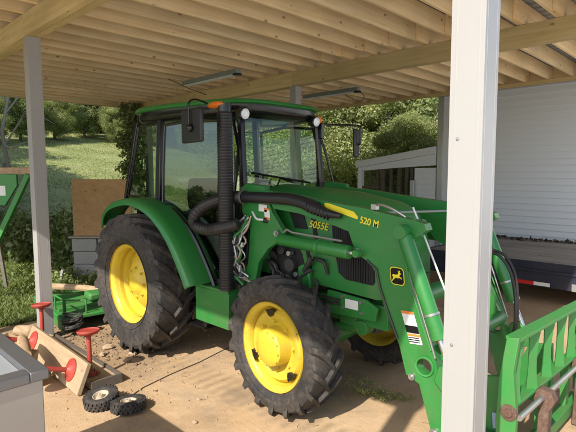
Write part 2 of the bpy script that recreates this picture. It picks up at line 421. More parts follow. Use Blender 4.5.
def make_tree(label, cat, group, mat, w, z0, z1, n, cr, per, size, trunk_r, limbs=7, bark='bark', name='tree', lean=0.0):
    root = thing(name, label, cat, (0, 0, 0), group)
    mb = MB()
    top = z0 + (z1 - z0) * .75
    pts = [(lean * t * t * top + .12 * math.sin(t * 5), .1 * math.sin(t * 7 + 1), -.3 + (top + .3) * t) for t in [i / 8 for i in range(9)]]
    mb.path(pts, [trunk_r * (1.25 - 1.0 * i / 8) if i else trunk_r * 1.5 for i in range(9)], 9)
    cl, rr = crown_clumps(w, z0, z1, n, cr)
    for i in range(limbs):
        c = cl[int(NR.randint(len(cl)))]; st = V(pts[2 + i % 5])
        if c[2] < st.z: c = (c[0], c[1], st.z + .5)
        mid = (st + V(c)) / 2 + V((0, 0, .25))
        mb.path([st, mid, V(c)], [trunk_r * .45, trunk_r * .28, trunk_r * .08], 6)
    mb.build('trunk', bark, root, smooth=True, ang=60, recalc=False)
    v, f = leaf_cloud(cl, rr, per, size)
    me = raw('crown', v, f, mat); o = bpy.data.objects.new('crown', me); col.objects.link(o); place(o, (0, 0, 0), root)
    return root
def copy_tree(o, parent=None):
    c = o.copy(); col.objects.link(c); c.parent = parent
    for ch in o.children: copy_tree(ch, c)
    return c
def put(o, x, y, rz=0, s=1.0, sz=None, dz=0.0, label=None):
    o.location = (x, y, hz(x, y) + dz); o.rotation_euler = (0, 0, rz); o.scale = (s, s, sz or s); WLOC[o.name] = V(o.location)
    if label: o['label'] = label
    return o

# ================================================================== carport
PX = [-6.0, -1.09, 3.83]
ROWS = [-3.78, -1.39, 2.80]
XE, XW, YN, YF = 3.92, -7.25, -3.98, 6.72
cp = thing('carport', 'large timber carport with white wrapped posts and open pine joists over the green tractor', 'carport', (-1.5, 1.2, 0))
def post(x, y, w=.135, z=3.36):
    m = MB(); h = w / 2
    m.box(x - h, x + h, y - h, y + h, -.05, z)
    for sx, sy in ((1, 0), (0, 1)):      # raised hems of the sheet metal wrap
        for s in (-1, 1):
            for t in (-1, 1):
                if sx: m.box(x + t * (h - .022) - .003, x + t * (h - .022) + .003, y + s * h - .0006, y + s * h + .0006, 0, z - .01)
                else: m.box(x + s * h - .0006, x + s * h + .0006, y + t * (h - .022) - .003, y + t * (h - .022) + .003, 0, z - .01)
    o = m.build('post', 'white_wrap', cp, bevel=.003)
    return o
for y in ROWS[1:]:
    for x in PX: post(x, y)
post(3.78, ROWS[0]); post(-1.2, ROWS[0])
near = MB()
for z in (1.18, 2.02): near.lathe([(.0001, -.004), (.006, -.003), (.007, 0), (.006, .002)], (3.80, -1.4585, z), (0, 1, 0), 10)
near.build('screw', 'steel', cp)
for y in ROWS:
    for x0, x1, dz in ((XW + .05, -1.1, 0), (-1.097, XE - .04, .0)):
        MB().box(x0, x1, y - .078, y - .004, 3.362, 3.597).build('beam', 'beam', cp, bevel=.004)
        MB().box(x0, x1, y + .004, y + .078, 3.362, 3.597).build('beam', 'beam', cp, bevel=.004)
# far ledger beam by the wall and eave beam beyond the wall's corner
MB().box(XW + .05, XE - .04, 6.50, 6.56, 3.53, 3.597).build('beam', 'beam', cp, bevel=.004)
post(-6.9, 6.53, .135, 3.53)
JS = .405; js = []
x = XW + .10; i = 0
jA = jB = None
while x < XE - .03:
    if jA is None:
        jA = MB().box(x - .019, x + .019, YN + .04, 3.05, 3.600, 3.835).build('joist', 'joist', cp, bevel=.002)
        jB = MB().box(x + .021, x + .059, 2.45, YF - .04, 3.600, 3.835).build('joist', 'joist', cp, bevel=.002)
        x0 = x; la, lb = jA.location.copy(), jB.location.copy()
    else:
        for j, l in ((jA, la), (jB, lb)):
            c = j.copy(); col.objects.link(c); c.location = l + V((x - x0, 0, R.uniform(-.003, .003)))
    x += JS
MB().box(XE - .04, XE, YN, YF, 3.58, 3.845).build('rim_board', 'beam', cp, bevel=.003)
MB().box(XW, XW + .04, YN, YF, 3.58, 3.845).build('rim_board', 'joist', cp, bevel=.003)
MB().box(XW, XE, YN - .04, YN, 3.58, 3.845).build('rim_board', 'joist', cp, bevel=.003)
MB().box(XW, XE, YF, YF + .04, 3.58, 3.845).build('rim_board', 'joist', cp, bevel=.003)
mb = MB(); prof = []; y = YN - .1
while y < YF + .1:
    prof += [(y, 3.852), (y + .075, 3.852), (y + .085, 3.838), (y + .10, 3.838), (y + .11, 3.852)]; y += .19
pts = [(a, b) for a, b in prof]; n = len(pts)
mb.add([(XW - .1, a, b) for a, b in pts] + [(XE + .08, a, b) for a, b in pts] + [(XW - .1, a, b + .004) for a, b in pts] + [(XE + .08, a, b + .004) for a, b in pts],
       [(i, i + 1, n + i + 1, n + i) for i in range(n - 1)] + [(2 * n + i, 3 * n + i, 3 * n + i + 1, 2 * n + i + 1) for i in range(n - 1)])
mb.build('roof_sheet', 'roofsheet', cp, smooth=False, recalc=False)
# nail plates / splices
# shop lights
def shoplight(x0, x1, y, label, cord=True):
    t = thing('shop_light', label, 'light fixture', ((x0 + x1) / 2, y, 3.5), 'shop lights under the carport joists')
    MB().prism([(y - .065, 3.50), (y + .065, 3.50), (y + .04, 3.575), (y - .04, 3.575)], x0, x1, 'yz').build('housing', 'fixture', t, bevel=.004)
    for dy in (-.03, .03): MB().tube((x0 + .05, y + dy, 3.488), (x1 - .05, y + dy, 3.488), .0125, n=10).build('tube', 'white', t)
    MB().box(x1 - .09, x1 + .02, y - .055, y + .055, 3.47, 3.50).build('end_cap', 'black', t, bevel=.004)
    m = MB()
    for xx in (x0 + .25, x1 - .25): m.tube((xx, y, 3.57), (xx, y, 3.61), .006, n=6)
    m.build('hook', 'steel', t)
    pts = smoothpath([(x1 - .02, y, 3.49), (x1 + .10, y + .03, 3.40), (x1 - .05, y + .15, 3.33), (x1 - .35, y + .2, 3.42), (x1 - .6, y + .18, 3.58)])
    if cord: MB().path(pts, .006, 6).build('cord', 'black', t)
shoplight(-3.0, -1.45, 1.84, 'grey strip light hung from the joists between the left post and the cab roof', False)
shoplight(-2.5, -1.05, 4.58, 'grey strip light with a drooping cord, beyond the beam to the right of the cab')

# ================================================================== neighbouring sided building
WY = 6.78
hb = thing('sided_building', 'building with white lap siding behind the trailer at the right', 'building', (4, WY + 2, 0))
def siding(y, x0, x1, z0, z1, course=.125):
    m = MB(); z = z0
    while z < z1 - .01:
        zt = min(z + course, z1)
        pr_ = [(y - .024, z), (y - .023, z + .012), (y - .003, zt), (y + .01, zt), (y + .01, z)]
        m.prism(pr_, x0, x1, 'yz'); z += course
    return m
siding(WY, -.36, 9.0, .15, 3.57).build('siding', 'siding', hb, smooth=False)
for xx, z0_ in ((1.55, .4), (3.2, 1.4), (.6, 1.9), (2.3, 2.4), (4.4, .9)):
    MB().box(xx, xx + .004, WY - .025, WY - .005, z0_, z0_ + .25).build('lap_joint', 'black', hb)
MB().box(-.42, 9.05, WY + .02, WY + 5, -.1, 3.56).build('wall', 'siding', hb)
MB().box(-.47, -.34, WY - .035, WY + .06, .0, 3.56).build('corner_board', 'alu', hb, bevel=.004)
MB().box(-.50, 9.1, WY + .0, WY + 5.2, 3.90, 3.98).build('roof', 'roofsheet', hb)
MB().box(-.36, 9.0, WY - .03, WY + .02, 0, .15).build('foundation', 'block', hb)

# sloped half wall with balusters left of the corner
hw = thing('stair_wall', 'white sided sloping half wall with dark balusters in its opening, beside the corner of the sided building', 'stair wall', (-1.5, WY, 0))
def tz(x): return 2.12 + (x + 2.5) * .137
x0, x1 = -2.62, -.50
MB().bar((x0 - .05, WY, tz(x0 - .05)), (x1, WY, tz(x1)), .16, .16).build('cap_rail', 'siding', hw, bevel=.004)
MB().prism([(x0, tz(x0) - .17), (x0, tz(x0) - .085), (x1, tz(x1) - .085), (x1, tz(x1) - .34), (-1.6, tz(-1.6) - .24)], WY - .03, WY + .03).build('header', 'siding', hw)
siding(WY, -1.03, x1, 1.0, 2.0).build('end_panel', 'siding', hw, smooth=False)
MB().box(-1.03, x1, WY + .012, WY + .05, 0, 2.0).build('end_panel', 'siding', hw)
MB().box(x0, x0 + .13, WY - .05, WY + .05, 0, tz(x0) - .17).build('end_post', 'siding', hw, bevel=.004)
siding(WY, x0 + .13, -1.03, .0, 1.12).build('lower_panel', 'siding', hw, smooth=False)
MB().box(x0 + .13, -1.03, WY - .04, WY + .05, 1.12, 1.16).build('bottom_rail', 'siding', hw)
MB().box(x0 + .13, x0 + .62, WY - .03, WY + .03, 1.5, 1.56).build('bar', 'bark', hw)
for i, xx in enumerate((-2.30, -2.08, -1.93, -1.70, -1.47, -1.27, -1.13)):
    w = (.022, .022, .05, .028, .04, .035, .03)[i]
    MB().box(xx - w, xx + w, WY + .03, WY + .09, 1.16, tz(xx) - .18).build('baluster', 'bark', hw)
MB().box(-1.09, -.99, WY - .12, WY - .06, 1.2, 1.72).build('meter_box', 'alu', hw, bevel=.01)

# ================================================================== flatbed trailer
tr = thing('flatbed_trailer', 'dark blue flatbed trailer with a grey plank deck parked along the sided building', 'trailer', (4.4, 5.2, 0))
ty0, ty1, tx0, tx1, tzp = 3.98, 6.40, .8, 8.2, .62
for k in range(12):
    w = (ty1 - ty0) / 12
    MB().box(tx0, tx1, ty0 + k * w + .004, ty0 + (k + 1) * w - .004, tzp - .045, tzp + R.uniform(-.004, .006)).build('deck_plank', 'grey_plank', tr, bevel=.003)
MB().box(tx0, tx1, ty0 - .03, ty0 + .0, tzp - .34, tzp + .012).build('side_rail', 'navy', tr, bevel=.004)
MB().box(tx0, tx1, ty0 - .055, ty0 - .03, tzp - .13, tzp - .10).build('rub_rail', 'navy', tr)
MB().box(tx0, tx1, ty1 + .0, ty1 + .03, tzp - .22, tzp + .012).build('side_rail', 'navy', tr)
MB().box(tx0 - .03, tx0, ty0 - .03, ty1 + .03, tzp - .22, tzp + .012).build('end_rail', 'navy', tr)
for x in (1.2, 2.6, 4.0, 5.4, 6.8): MB().box(x, x + .08, ty0, ty1, tzp - .2, tzp - .046).build('cross_member', 'navy', tr)
tp = MB().box(2.27, 2.48, ty0 - .0345, ty0 - .031, tzp - .325, tzp - .275).build('red_tape', 'red_tape', tr)
MB().box(2.48, 2.69, ty0 - .0345, ty0 - .031, tzp - .325, tzp - .275).build('white_tape', 'white', tr)
def lathe_wheel(c, r, w, rr, name='wheel', parent=None, axis=(0, 1, 0)):
    e = MB().lathe([(rr, -w / 2), (r - .02, -w / 2), (r, -w / 3), (r, w / 3), (r - .02, w / 2), (rr, w / 2)], c, axis, 32, True).build('tyre', 'tyre', parent)
    return e
for xx in (4.6, 5.5):
    for yy in (4.35, 6.0):
        w = MB().lathe([(.19, -.1), (.32, -.1), (.35, -.06), (.35, .06), (.32, .1), (.19, .1)], (xx, yy, .35), (0, 1, 0), 32, True).build('wheel', 'tyre', tr)
        MB().lathe([(.0001, -.05), (.07, -.07), (.08, -.02), (.17, -.02), (.19, -.09), (.19, .09), (.0001, .09)], (xx, yy, .35), (0, 1, 0), 24).build('rim', 'white', w)
    MB().tube((xx, 4.3, .35), (xx, 6.05, .35), .04).build('axle', 'dark_metal', tr)
# leaf litter along the wall on the deck
v, f = leaf_cloud([(x, 6.25 + .1 * math.sin(x * 3), tzp + .03) for x in np.arange(1.0, 2.9, .12)], [.10] * 16, 14, .035, flat=.25)
o = bpy.data.objects.new('leaf_litter', raw('leaf_litter', v, f, 'dry_leaf')); col.objects.link(o)
tag(o, 'dry leaf litter lying along the far edge of the trailer deck', 'leaf litter', kind='stuff')
MB().box(2.96, 3.16, ty0 - .036, ty0 - .031, tzp - .34, tzp - .24).build('mud_plate', 'alu', tr)

# ================================================================== tractor
tk = thing('tractor', 'green farm tractor with yellow wheels, glazed cab and front loader, parked under the carport', 'tractor', (0, 0, 0))
def side(pts, y0, y1, name, mat, parent, bevel=.004): return MB().prism(pts, y0, y1).build(name, mat, parent, bevel=bevel)

def tyre_mesh(Rr, W, rim, lug_h, nl, lw, hand):
    """agricultural tyre, axis y, centre origin, outer face towards -y"""
    h = W / 2; m = MB(); rc = Rr - lug_h
    prof = [(rim + .006, -h * .62), (rim + .012, -h * .69), (rim + .05, -h * .90), (rim + (rc - rim) * .5, -h * 1.0), (rc - .055, -h * .97),
            (rc - .018, -h * .86), (rc, -h * .55), (rc + .004, 0), (rc, h * .55), (rc - .018, h * .86), (rc - .055, h * .97),
            (rim + (rc - rim) * .5, h), (rim + .05, h * .90), (rim + .012, h * .69), (rim + .006, h * .62)]
    m.lathe(prof, (0, 0, 0), (0, 1, 0), 72, True)
    m.lathe([(rim + .055, -h * .935), (rim + .062, -h * .955), (rim + .069, -h * .95)], (0, 0, 0), (0, 1, 0), 72)
    def P(rad, ang, y): return (rad * math.cos(ang), y, rad * math.sin(ang))
    for sd in (-1, 1):
        for k in range(nl):
            a0 = 2 * math.pi * (k + (.5 if sd > 0 else 0)) / nl
            segs = 7; secs = []
            for i in range(segs + 1):
                t = i / segs
                y = sd * (-.02 * 0 + (-.03 + (h * 1.0 + .03) * min(1, t * 1.28)))
                sweep = hand * (W * .78 / Rr) * (t ** .85)
                if t > .78:
                    u = (t - .78) / .22; y = sd * h * (1.0 - .0 * u); rb = rc - .02 - .10 * u * (Rr / .735); rt = Rr - .012 - (.085) * u * (Rr / .735)
                    sweep = hand * (W * .78 / Rr) * (.78 ** .85 + .05 * u); y2 = sd * (h * 1.0 + .012 * (1 - u))
                else:
                    rb = rc - .02; rt = Rr - .012 * (t / .78) ** 3; y2 = y
                hw = lw / 2 * (1 + .25 * t)
                da = hw / Rr; tp = .72
                yb = min(abs(y), h * .97) * (1 if y >= 0 else -1)
                secs.append([P(rb, a0 + sweep - da * 1.15, yb), P(rt, a0 + sweep - da * tp, y2), P(rt, a0 + sweep + da * tp, y2), P(rb, a0 + sweep + da * 1.15, yb)])
            vs = [p for s_ in secs for p in s_]
            fs = [(i * 4 + j, i * 4 + (j + 1) % 4, (i + 1) * 4 + (j + 1) % 4, (i + 1) * 4 + j) for i in range(segs) for j in range(4)]
            fs += [(3, 2, 1, 0), tuple(segs * 4 + j for j in range(4))]
            m.add(vs, fs)
    return m
def wheel(c, Rr, W, rim, lug_h, nl, lw, sidey, steer, front, rot0=0.0):
    """sidey -1: right hand side (outer face towards -y)"""
    mt = Matrix.Translation(c) @ Matrix.Rotation(steer, 4, 'Z') @ Matrix.Scale(1 if sidey < 0 else -1, 4, (0, 1, 0)) @ Matrix.Rotation(rot0, 4, 'Y')
    t = tyre_mesh(Rr, W, rim, lug_h, nl, lw, 1).xf(mt)
    root = bpy.data.objects.new('front_wheel' if front else 'rear_wheel', None); col.objects.link(root); place(root, c, tk)
    t.build('tyre', 'tyre', root, smooth=True, ang=28)
    h = W / 2; fl = -h * .72
    if front:
        prof = [(rim + .012, fl - .012), (rim + .016, fl), (rim + .002, fl + .008), (rim - .012, fl + .012), (rim - .03, fl + .03), (rim - .038, fl + .08),
                (rim - .046, fl + .085), (rim - .052, fl + .06), (rim - .075, fl + .035), (.215, fl + .045), (.185, fl + .07), (.155, fl + .072), (.150, fl + .03), (.142, fl - .035),
                (.12, fl - .055), (.05, fl - .06), (.0001, fl - .062)]
    else:
        prof = [(rim + .014, fl - .014), (rim + .018, fl), (rim + .002, fl + .008), (rim - .014, fl + .014), (rim - .03, fl + .04), (rim - .036, fl + .12), (rim - .05, fl + .135),
                (rim - .06, fl + .20), (rim - .085, fl + .215), (rim - .12, fl + .17), (.20, fl + .105), (.17, fl + .10), (.13, fl + .085), (.10, fl + .06), (.07, fl + .05), (.0001, fl + .05)]
    m = MB().lathe(prof, (0, 0, 0), (0, 1, 0), 72)
    m.lathe([(rim + .012, -fl + .012), (rim - .01, -fl), (rim - .035, -fl - .05), (rim - .04, fl + .08)], (0, 0, 0), (0, 1, 0), 64)
    m.xf(mt); rm = m.build('rim', 'yellow', root, ang=40)
    if front:
        for k in range(3):      # black plugs painting the shade in openings between disc and barrel
            m = MB(); a = math.radians((104, -38, 215)[k]); rr = rim - .062
            pts = []
            for j, (dr, da) in enumerate(((0.012, -.17), (.016, 0), (.012, .17), (-.03, .10), (-.045, 0), (-.03, -.10))):
                pts.append(((rr + dr) * math.cos(a + da), (rr + dr) * math.sin(a + da)))
            m.prism(pts, fl + .015, fl + .05)
            m.xf(mt); m.build('opening_shade', 'gloss', rm)
    nb = 8; br = .195 if front else .155
    for k in range(nb):
        m = MB(); a = 2 * math.pi * k / nb + .2; yy = (fl + .055) if front else (fl + .09)
        m.lathe([(.0001, -.022), (.012, -.022), (.012, 0), (.017, 0), (.017, .02)], (br * math.cos(a), yy, br * math.sin(a)), (0, 1, 0), 6)
        m.xf(mt); m.build('wheel_bolt', 'yellow', rm, smooth=False)
    if front:
        for k in range(12):
            m = MB(); a = 2 * math.pi * k / 12
            m.lathe([(.0001, -.008), (.007, -.008), (.007, .01)], (.130 * math.cos(a), fl - .048, .130 * math.sin(a)), (0, 1, 0), 6)
            m.xf(mt); m.build('hub_bolt', 'yellow', rm, smooth=False)
    m = MB().tube((rim * .72, fl + .06, rim * .55), (rim * .76, fl + .01, rim * .58), .006, n=6); m.xf(mt); m.build('valve', 'gloss', rm)
    return root
for sy in (-1, 1):
    wheel(V((0, sy * .765, .735)), .735, .42, .40, .042, 20, .062, sy, 0, False, .2)
    wheel(V((2.05, sy * .70, .545)), .545, .29, .338, .034, 18, .05, sy, -.06 * (1 if sy < 0 else 1), True, .1)

# chassis
MB().prism([(-.25, .55), (-.25, .92), (.35, 1.0), (1.35, 1.0), (1.45, .86), (1.45, .5), (.9, .42), (.3, .45)], -.24, .24).build('transmission', 'dark_metal', tk, bevel=.02)
MB().box(1.45, 2.60, -.19, .19, .62, .98).build('engine_block', 'dark_metal', tk, bevel=.015)
for sy in (-1, 1):
    MB().box(1.2, 2.78, sy * .30 - .025, sy * .30 + .025, .72, .90).build('frame_rail', 'green', tk, bevel=.006)
    m = MB().lathe([(.12, 0), (.13, .15), (.17, .2), (.20, .30), (.20, .33)], (0, sy * .2, .735), (0, sy, 0), 20); m.build('axle_housing', 'green_worn', tk)
m = MB(); m.path([(2.05, -.52, .5), (2.05, -.3, .47), (2.05, 0, .5), (2.05, .3, .47), (2.05, .52, .5)], [.085, .075, .12, .075, .085], 14)
m.box(1.9, 2.2, -.16, .16, .48, .72); m.build('front_axle', 'green', tk, bevel=.01)
for sy in (-1, 1):
    MB().lathe([(.0001, -.02), (.13, -.02), (.15, .04), (.12, .13), (.0001, .13)], (2.05, sy * .48, .53), (0, sy, 0), 20).build('axle_hub', 'green', tk)
m = MB().box(2.55, 2.80, -.20, .20, .72, .95).box(2.78, 2.85, -.26, .26, .74, .86); m.build('front_bolster', 'green', tk, bevel=.02)
m = MB(); m.path([(2.55, -.34, .70), (2.55, -.24, .70)], .06, 16); m.path([(2.30, -.31, .66), (2.52, -.31, .68)], .035, 10); m.box(2.35, 2.50, -.34, -.25, .70, .84)
m.build('steering_cylinder', 'green', tk, bevel=.004)
m = MB().prism([(2.25, .86), (2.27, .965), (2.64, .945), (2.74, .90), (2.72, .80), (2.3, .78)], -.40, -.375); m.build('frame_plate', 'green', tk, bevel=.004)
m = MB()
for q in ((2.42, .94), (2.60, .925), (2.42, .85), (2.60, .84)): m.lathe([(.0001, -.018), (.014, -.018), (.014, 0)], (q[0], -.40, q[1]), (0, 1, 0), 6)
m.build('plate_bolt', 'steel', tk, smooth=False)
MB().box(2.45, 2.57, -.408, -.402, .855, .925).build('number_plate', 'white', tk)
m = MB().bar((2.08, -.4, .90), (2.40, -.41, .905), .02, .018).bar((2.08, -.4, .86), (2.40, -.41, .875), .02, .018); m.build('brake_line', 'dark_metal', tk)
# engine clutter seen between mast and hood
m = MB()
for k in range(16):
    a = V((R.uniform(1.5, 2.15), R.uniform(-.46, -.41), R.uniform(.95, 1.26))); b = a + V((R.uniform(-.15, .2), R.uniform(-.02, .02), R.uniform(-.2, .2)))
    m.path(smoothpath([a, (a + b) / 2 + V((.05, -.02, .04)), b], 4), R.uniform(.008, .02), 7)
m.lathe([(.0001, -.03), (.055, -.03), (.06, .10), (.0001, .10)], (1.90, -.43, 1.12), (0, 1, 0), 16)
m.lathe([(.0001, -.03), (.04, -.03), (.045, .10), (.0001, .10)], (1.80, -.43, 1.24), (0, 1, 0), 16)
m.box(1.62, 2.2, -.33, -.2, .95, 1.5)
m.build('engine_parts', 'dark_metal', tk)
m = MB(); m.tube((1.90, -.47, 1.22), (1.90, -.42, 1.22), .022).tube((1.97, -.46, 1.05), (1.97, -.42, 1.05), .02).tube((1.86, -.46, 1.02), (1.86, -.41, 1.02), .016)
m.box(2.10, 2.16, -.42, -.39, .90, .96); m.build('fitting', 'steel', tk, bevel=.002)
m = MB().prism([(1.99, 1.12), (2.05, 1.15), (2.11, 1.10), (2.13, .96), (2.04, .90), (2.0, .95)], -.45, -.38); m.build('hydraulic_valve', 'green', tk, bevel=.01)

# hood
secs = []
for x, hw, zb, zt, sh in ((1.43, .405, 1.00, 1.785, 1.66), (1.8, .405, 1.00, 1.765, 1.64), (2.2, .40, .985, 1.735, 1.60), (2.6, .385, .96, 1.665, 1.50), (2.70, .365, .95, 1.62, 1.43), (2.775, .31, .95, 1.54, 1.30), (2.81, .25, .97, 1.44, 1.20)):
    half = [(-hw * .97, zb), (-hw, zb + .12), (-hw, (zb + sh) / 2), (-hw * .985, sh - .10), (-hw * .93, sh), (-hw * .74, sh + (zt - sh) * .55), (-hw * .40, zt - .012), (0, zt)]
    secs.append([(x, y, z) for y, z in half] + [(x, -y, z) for y, z in half[-2::-1]])
m = MB(); k = len(secs[0]); m.add([p for s_ in secs for p in s_], [(i * k + j, i * k + j + 1, (i + 1) * k + j + 1, (i + 1) * k + j) for i in range(len(secs) - 1) for j in range(k - 1)] + [tuple(range(k)), tuple((len(secs) - 1) * k + j for j in range(k))])
hood = m.build('hood', 'green', tk, ang=50, bevel=0)
YS = -.405
def yh(x): return -(.405 if x < 1.8 else .405 - (x - 1.8) * .0125 if x < 2.2 else .40 - (x - 2.2) * .0375 if x < 2.6 else .385 - (x - 2.6) * .2 if x < 2.70 else .365 - (x - 2.7) * .7)
def hood_panel(pts, name, mat, off=.004, th=.02, parent=None):
    vs = [(x, yh(x) - off, z) for x, z in pts] + [(x, yh(x) + th, z) for x, z in pts]; n = len(pts)
    return MB().add(vs, [tuple(range(n - 1, -1, -1)), tuple(range(n, 2 * n))] + [(i, (i + 1) % n, n + (i + 1) % n, n + i) for i in range(n)]).build(name, mat, parent or hood)
M['mesh'] = paint('grille_mesh', (.008, .008, .009), .6, 0, bs=0)
def slats(pts, name='grille', parent=None):
    g_ = hood_panel(pts, name, 'mesh', .014)
    xs = [p[0] for p in pts]; zs = [p[1] for p in pts]
    m = MB(); n = len(pts)
    def inside(x, z):
        c = False
        for i in range(n):
            x1, z1 = pts[i]; x2, z2 = pts[(i + 1) % n]
            if (z1 > z) != (z2 > z) and x < (x2 - x1) * (z - z1) / (z2 - z1) + x1: c = not c
        return c
    x = min(xs) + .02
    while x < max(xs):
        zz = [z for z in np.arange(min(zs), max(zs), .006) if inside(x, z)]
        if len(zz) > 3: m.box(x, x + .004, yh(x) - .017, yh(x) - .010, zz[0], zz[-1])
        x += .021
    if m.v: m.build('grille_slat', 'mesh', hood)
slats([(2.315, 1.485), (2.50, 1.455), (2.57, 1.39), (2.585, 1.335), (2.335, 1.33)])
slats([(2.35, 1.265), (2.66, 1.262), (2.69, 1.19), (2.695, 1.085), (2.68, 1.06), (2.45, 1.075), (2.385, 1.12)])
hood_panel([(1.84, 1.60), (2.00, 1.575), (2.06, 1.43), (1.92, 1.43)], 'vent', 'mesh')
hood_panel([(1.62, 1.28), (1.82, 1.33), (1.94, 1.30), (2.00, 1.22), (2.03, 1.12), (2.06, 1.005), (1.62, 1.003)], 'engine_bay_shade', 'mesh')  # black panel painting the darkness of the open engine bay
hood_panel([(2.01, 1.34), (2.07, 1.30), (2.12, 1.05), (2.08, 1.12)], 'vent', 'mesh')
hood_panel([(2.09, 1.56), (2.13, 1.56), (2.17, 1.36), (2.13, 1.36)], 'vent', 'mesh')
m = MB(); 
for z, x0, x1 in ((1.60, 1.5, 2.8),): m.add([(x, yh(x) * .985 - .003, z - (x - 1.5) * .07) for x in np.linspace(x0, x1, 9)] + [(x, yh(x) * .985 - .003, z - .008 - (x - 1.5) * .07) for x in np.linspace(x0, x1, 9)], [(i, i + 1, 10 + i, 9 + i) for i in range(8)])
m.build('panel_seam', 'mesh', hood, recalc=False)
text('5055E', 'model_lettering', .080, (2.075, yh(2.1) - .006, 1.452), 'yellow_label', hood, rot=(math.pi / 2, math.radians(4), 0), shear=.25, bold=.001)

# cab
BP = [(1.33, .93), (1.43, 1.70), (1.36, 2.42)]
cf = bpy.data.objects.new('cab', None); col.objects.link(cf); place(cf, (.6, 0, .9), tk)
def Yc(z, x=0): return .70 - .05 * max(0, (z - 1.5)) / .9 - .13 * max(0, x - .3)
for sy in (-1, 1):
    def P(x, z, o=0): return (x, sy * (Yc(z, x) + o), z)
    MB().path([P(1.36, .93, -.03), P(1.42, 1.3, -.02), P(1.42, 1.75, -.01), P(1.36, 2.43)], [.035, .035, .033, .033], 8).build('front_pillar', 'gloss', cf)
    MB().bar(P(.27, 1.45), P(.27, 2.43), .075, .05, (0, 1, 0)).build('door_pillar', 'gloss', cf, bevel=.008)
    MB().bar(P(-.42, 1.60), P(-.20, 2.43), .05, .05, (0, 1, 0)).build('rear_pillar', 'gloss', cf, bevel=.008)
    fr = [(.36, 2.37), (1.29, 2.35), (1.33, 1.75), (1.30, 1.0), (1.02, .965), (.93, .99), (.82, 1.12), (.62, 1.40), (.50, 1.50), (.36, 1.56)]
    pts = [P(x, z, .012) for x, z in fr]
    door = MB().path(smoothpath(pts + [pts[0]], 2), .016, 8).build('door', 'gloss', cf)
    gl = MB().prism([(x, z) for x, z in fr], -.003, .003)
    gl.v = [(p[0], sy * (Yc(p[2], p[0]) + .012) + p[1], p[2]) for p in gl.v]; gl.build('door_glass', 'door_glass' if sy < 0 else 'glass', door)
    MB().bar(P(.20, 1.575, .03), P(.46, 1.555, .04), .05, .055).build('door_handle', 'black', door, bevel=.012)
    qr = [(-.37, 1.64), (.22, 1.62), (.22, 2.39), (-.17, 2.39)]
    gl = MB().prism(qr, -.003, .003); gl.v = [(p[0], sy * (Yc(p[2], p[0]) + .0) + p[1], p[2]) for p in gl.v]; gl.build('quarter_glass', 'glass', cf)
    MB().path([P(x, z, .004) for x, z in qr + [qr[0]]], .014, 8).build('window_seal', 'gloss', cf)
    MB().bar(P(.95, .95), P(1.40, .95), .06, .10).build('sill', 'gloss', cf, bevel=.006)
    MB().prism([(.25, 1.5), (.50, 1.5), (.64, 1.38), (.84, 1.10), (.97, .96), (.97, .80), (.2, .80)], sy * .555, sy * .595).build('cab_side', 'green', cf)
# windshield, rear screen
def quad_glass(name, c4, parent):
    a = [V(c) for c in c4]; nrm = (a[1] - a[0]).cross(a[3] - a[0]).normalized() * .003
    return MB().add([p - nrm for p in a] + [p + nrm for p in a], [(3, 2, 1, 0), (4, 5, 6, 7), (0, 1, 5, 4), (1, 2, 6, 5), (2, 3, 7, 6), (3, 0, 4, 7)]).build(name, 'glass', parent)
quad_glass('windshield', [(1.445, -.55, 1.10), (1.445, .55, 1.10), (1.37, .51, 2.38), (1.37, -.51, 2.38)], cf)
quad_glass('rear_window', [(-.42, -.66, 1.62), (-.42, .66, 1.62), (-.20, .63, 2.38), (-.20, -.63, 2.38)], cf)
MB().box(1.30, 1.45, -.53, .53, .92, 1.62).build('firewall', 'black', cf, bevel=.02)
MB().box(-.05, 1.32, -.53, .53, .86, .93).build('cab_floor', 'black', cf)
for sy in (-1, 1): MB().prism([(-.40, 1.0), (-.40, 1.58), (.25, 1.52), (.52, 1.28), (.62, .95)], sy * .42, sy * .60).build('inner_fender', 'black', cf, bevel=.03)
MB().prism([(1.08, .93), (1.30, .93), (1.36, 1.62), (1.30, 1.70), (1.12, 1.62)], -.22, .22).build('dashboard', 'black', cf, bevel=.03)
MB().tube((1.14, 0, 1.5), (1.0, 0, 1.66), .025).build('steering_column', 'black', cf)
m = MB(); m.path([(.98 + .13 * math.cos(t) * 1.0, .19 * math.sin(t), 1.68 + .13 * math.cos(t)) for t in np.linspace(0, 2 * math.pi, 25)], .014, 8, False)
for t in (.3, 2.4, 4.5): m.tube((1.0, 0, 1.66), (.98 + .13 * math.cos(t), .19 * math.sin(t), 1.68 + .13 * math.cos(t)), .01, n=6)
m.build('steering_wheel', 'black', cf)
st = MB().box(.20, .70, -.24, .24, 1.18, 1.32).build('seat', 'seatcloth', cf, bevel=.05)
MB().prism([(.14, 1.25), (.30, 1.28), (.24, 1.62), (.20, 1.82), (.10, 1.84), (.06, 1.62)], -.23, .23).build('backrest', 'seatcloth', cf, bevel=.04)
for sy in (-1, 1): MB().box(.25, .60, sy * .30 - .04, sy * .30 + .04, 1.45, 1.50).build('armrest', 'seatcloth', cf, bevel=.015)
MB().prism([(.30, .93), (1.02, .93), (.98, 1.30), (.80, 1.46), (.36, 1.50)], -.50, -.30).build('darkening_console', 'black', cf, bevel=.03)  # added to darken the view through the lower door glass
MB().box(.42, .62, -.42, -.34, 1.56, 1.60).build('armrest', 'seatcloth', cf, bevel=.015)
m = MB()
for x_, y_, zt in ((.80, -.36, 1.70), (.72, -.42, 1.66), (.9, -.34, 1.62)): m.tube((x_, y_, 1.2), (x_ + .04, y_, zt), .009, n=7).ball((x_ + .04, y_, zt + .015), .024, 10)
m.build('control_lever', 'gloss', cf)
MB().ball((.84, -.36, 1.50), .035, 10, (1, 1, .8)).build('lever_knob', 'orange', cf)

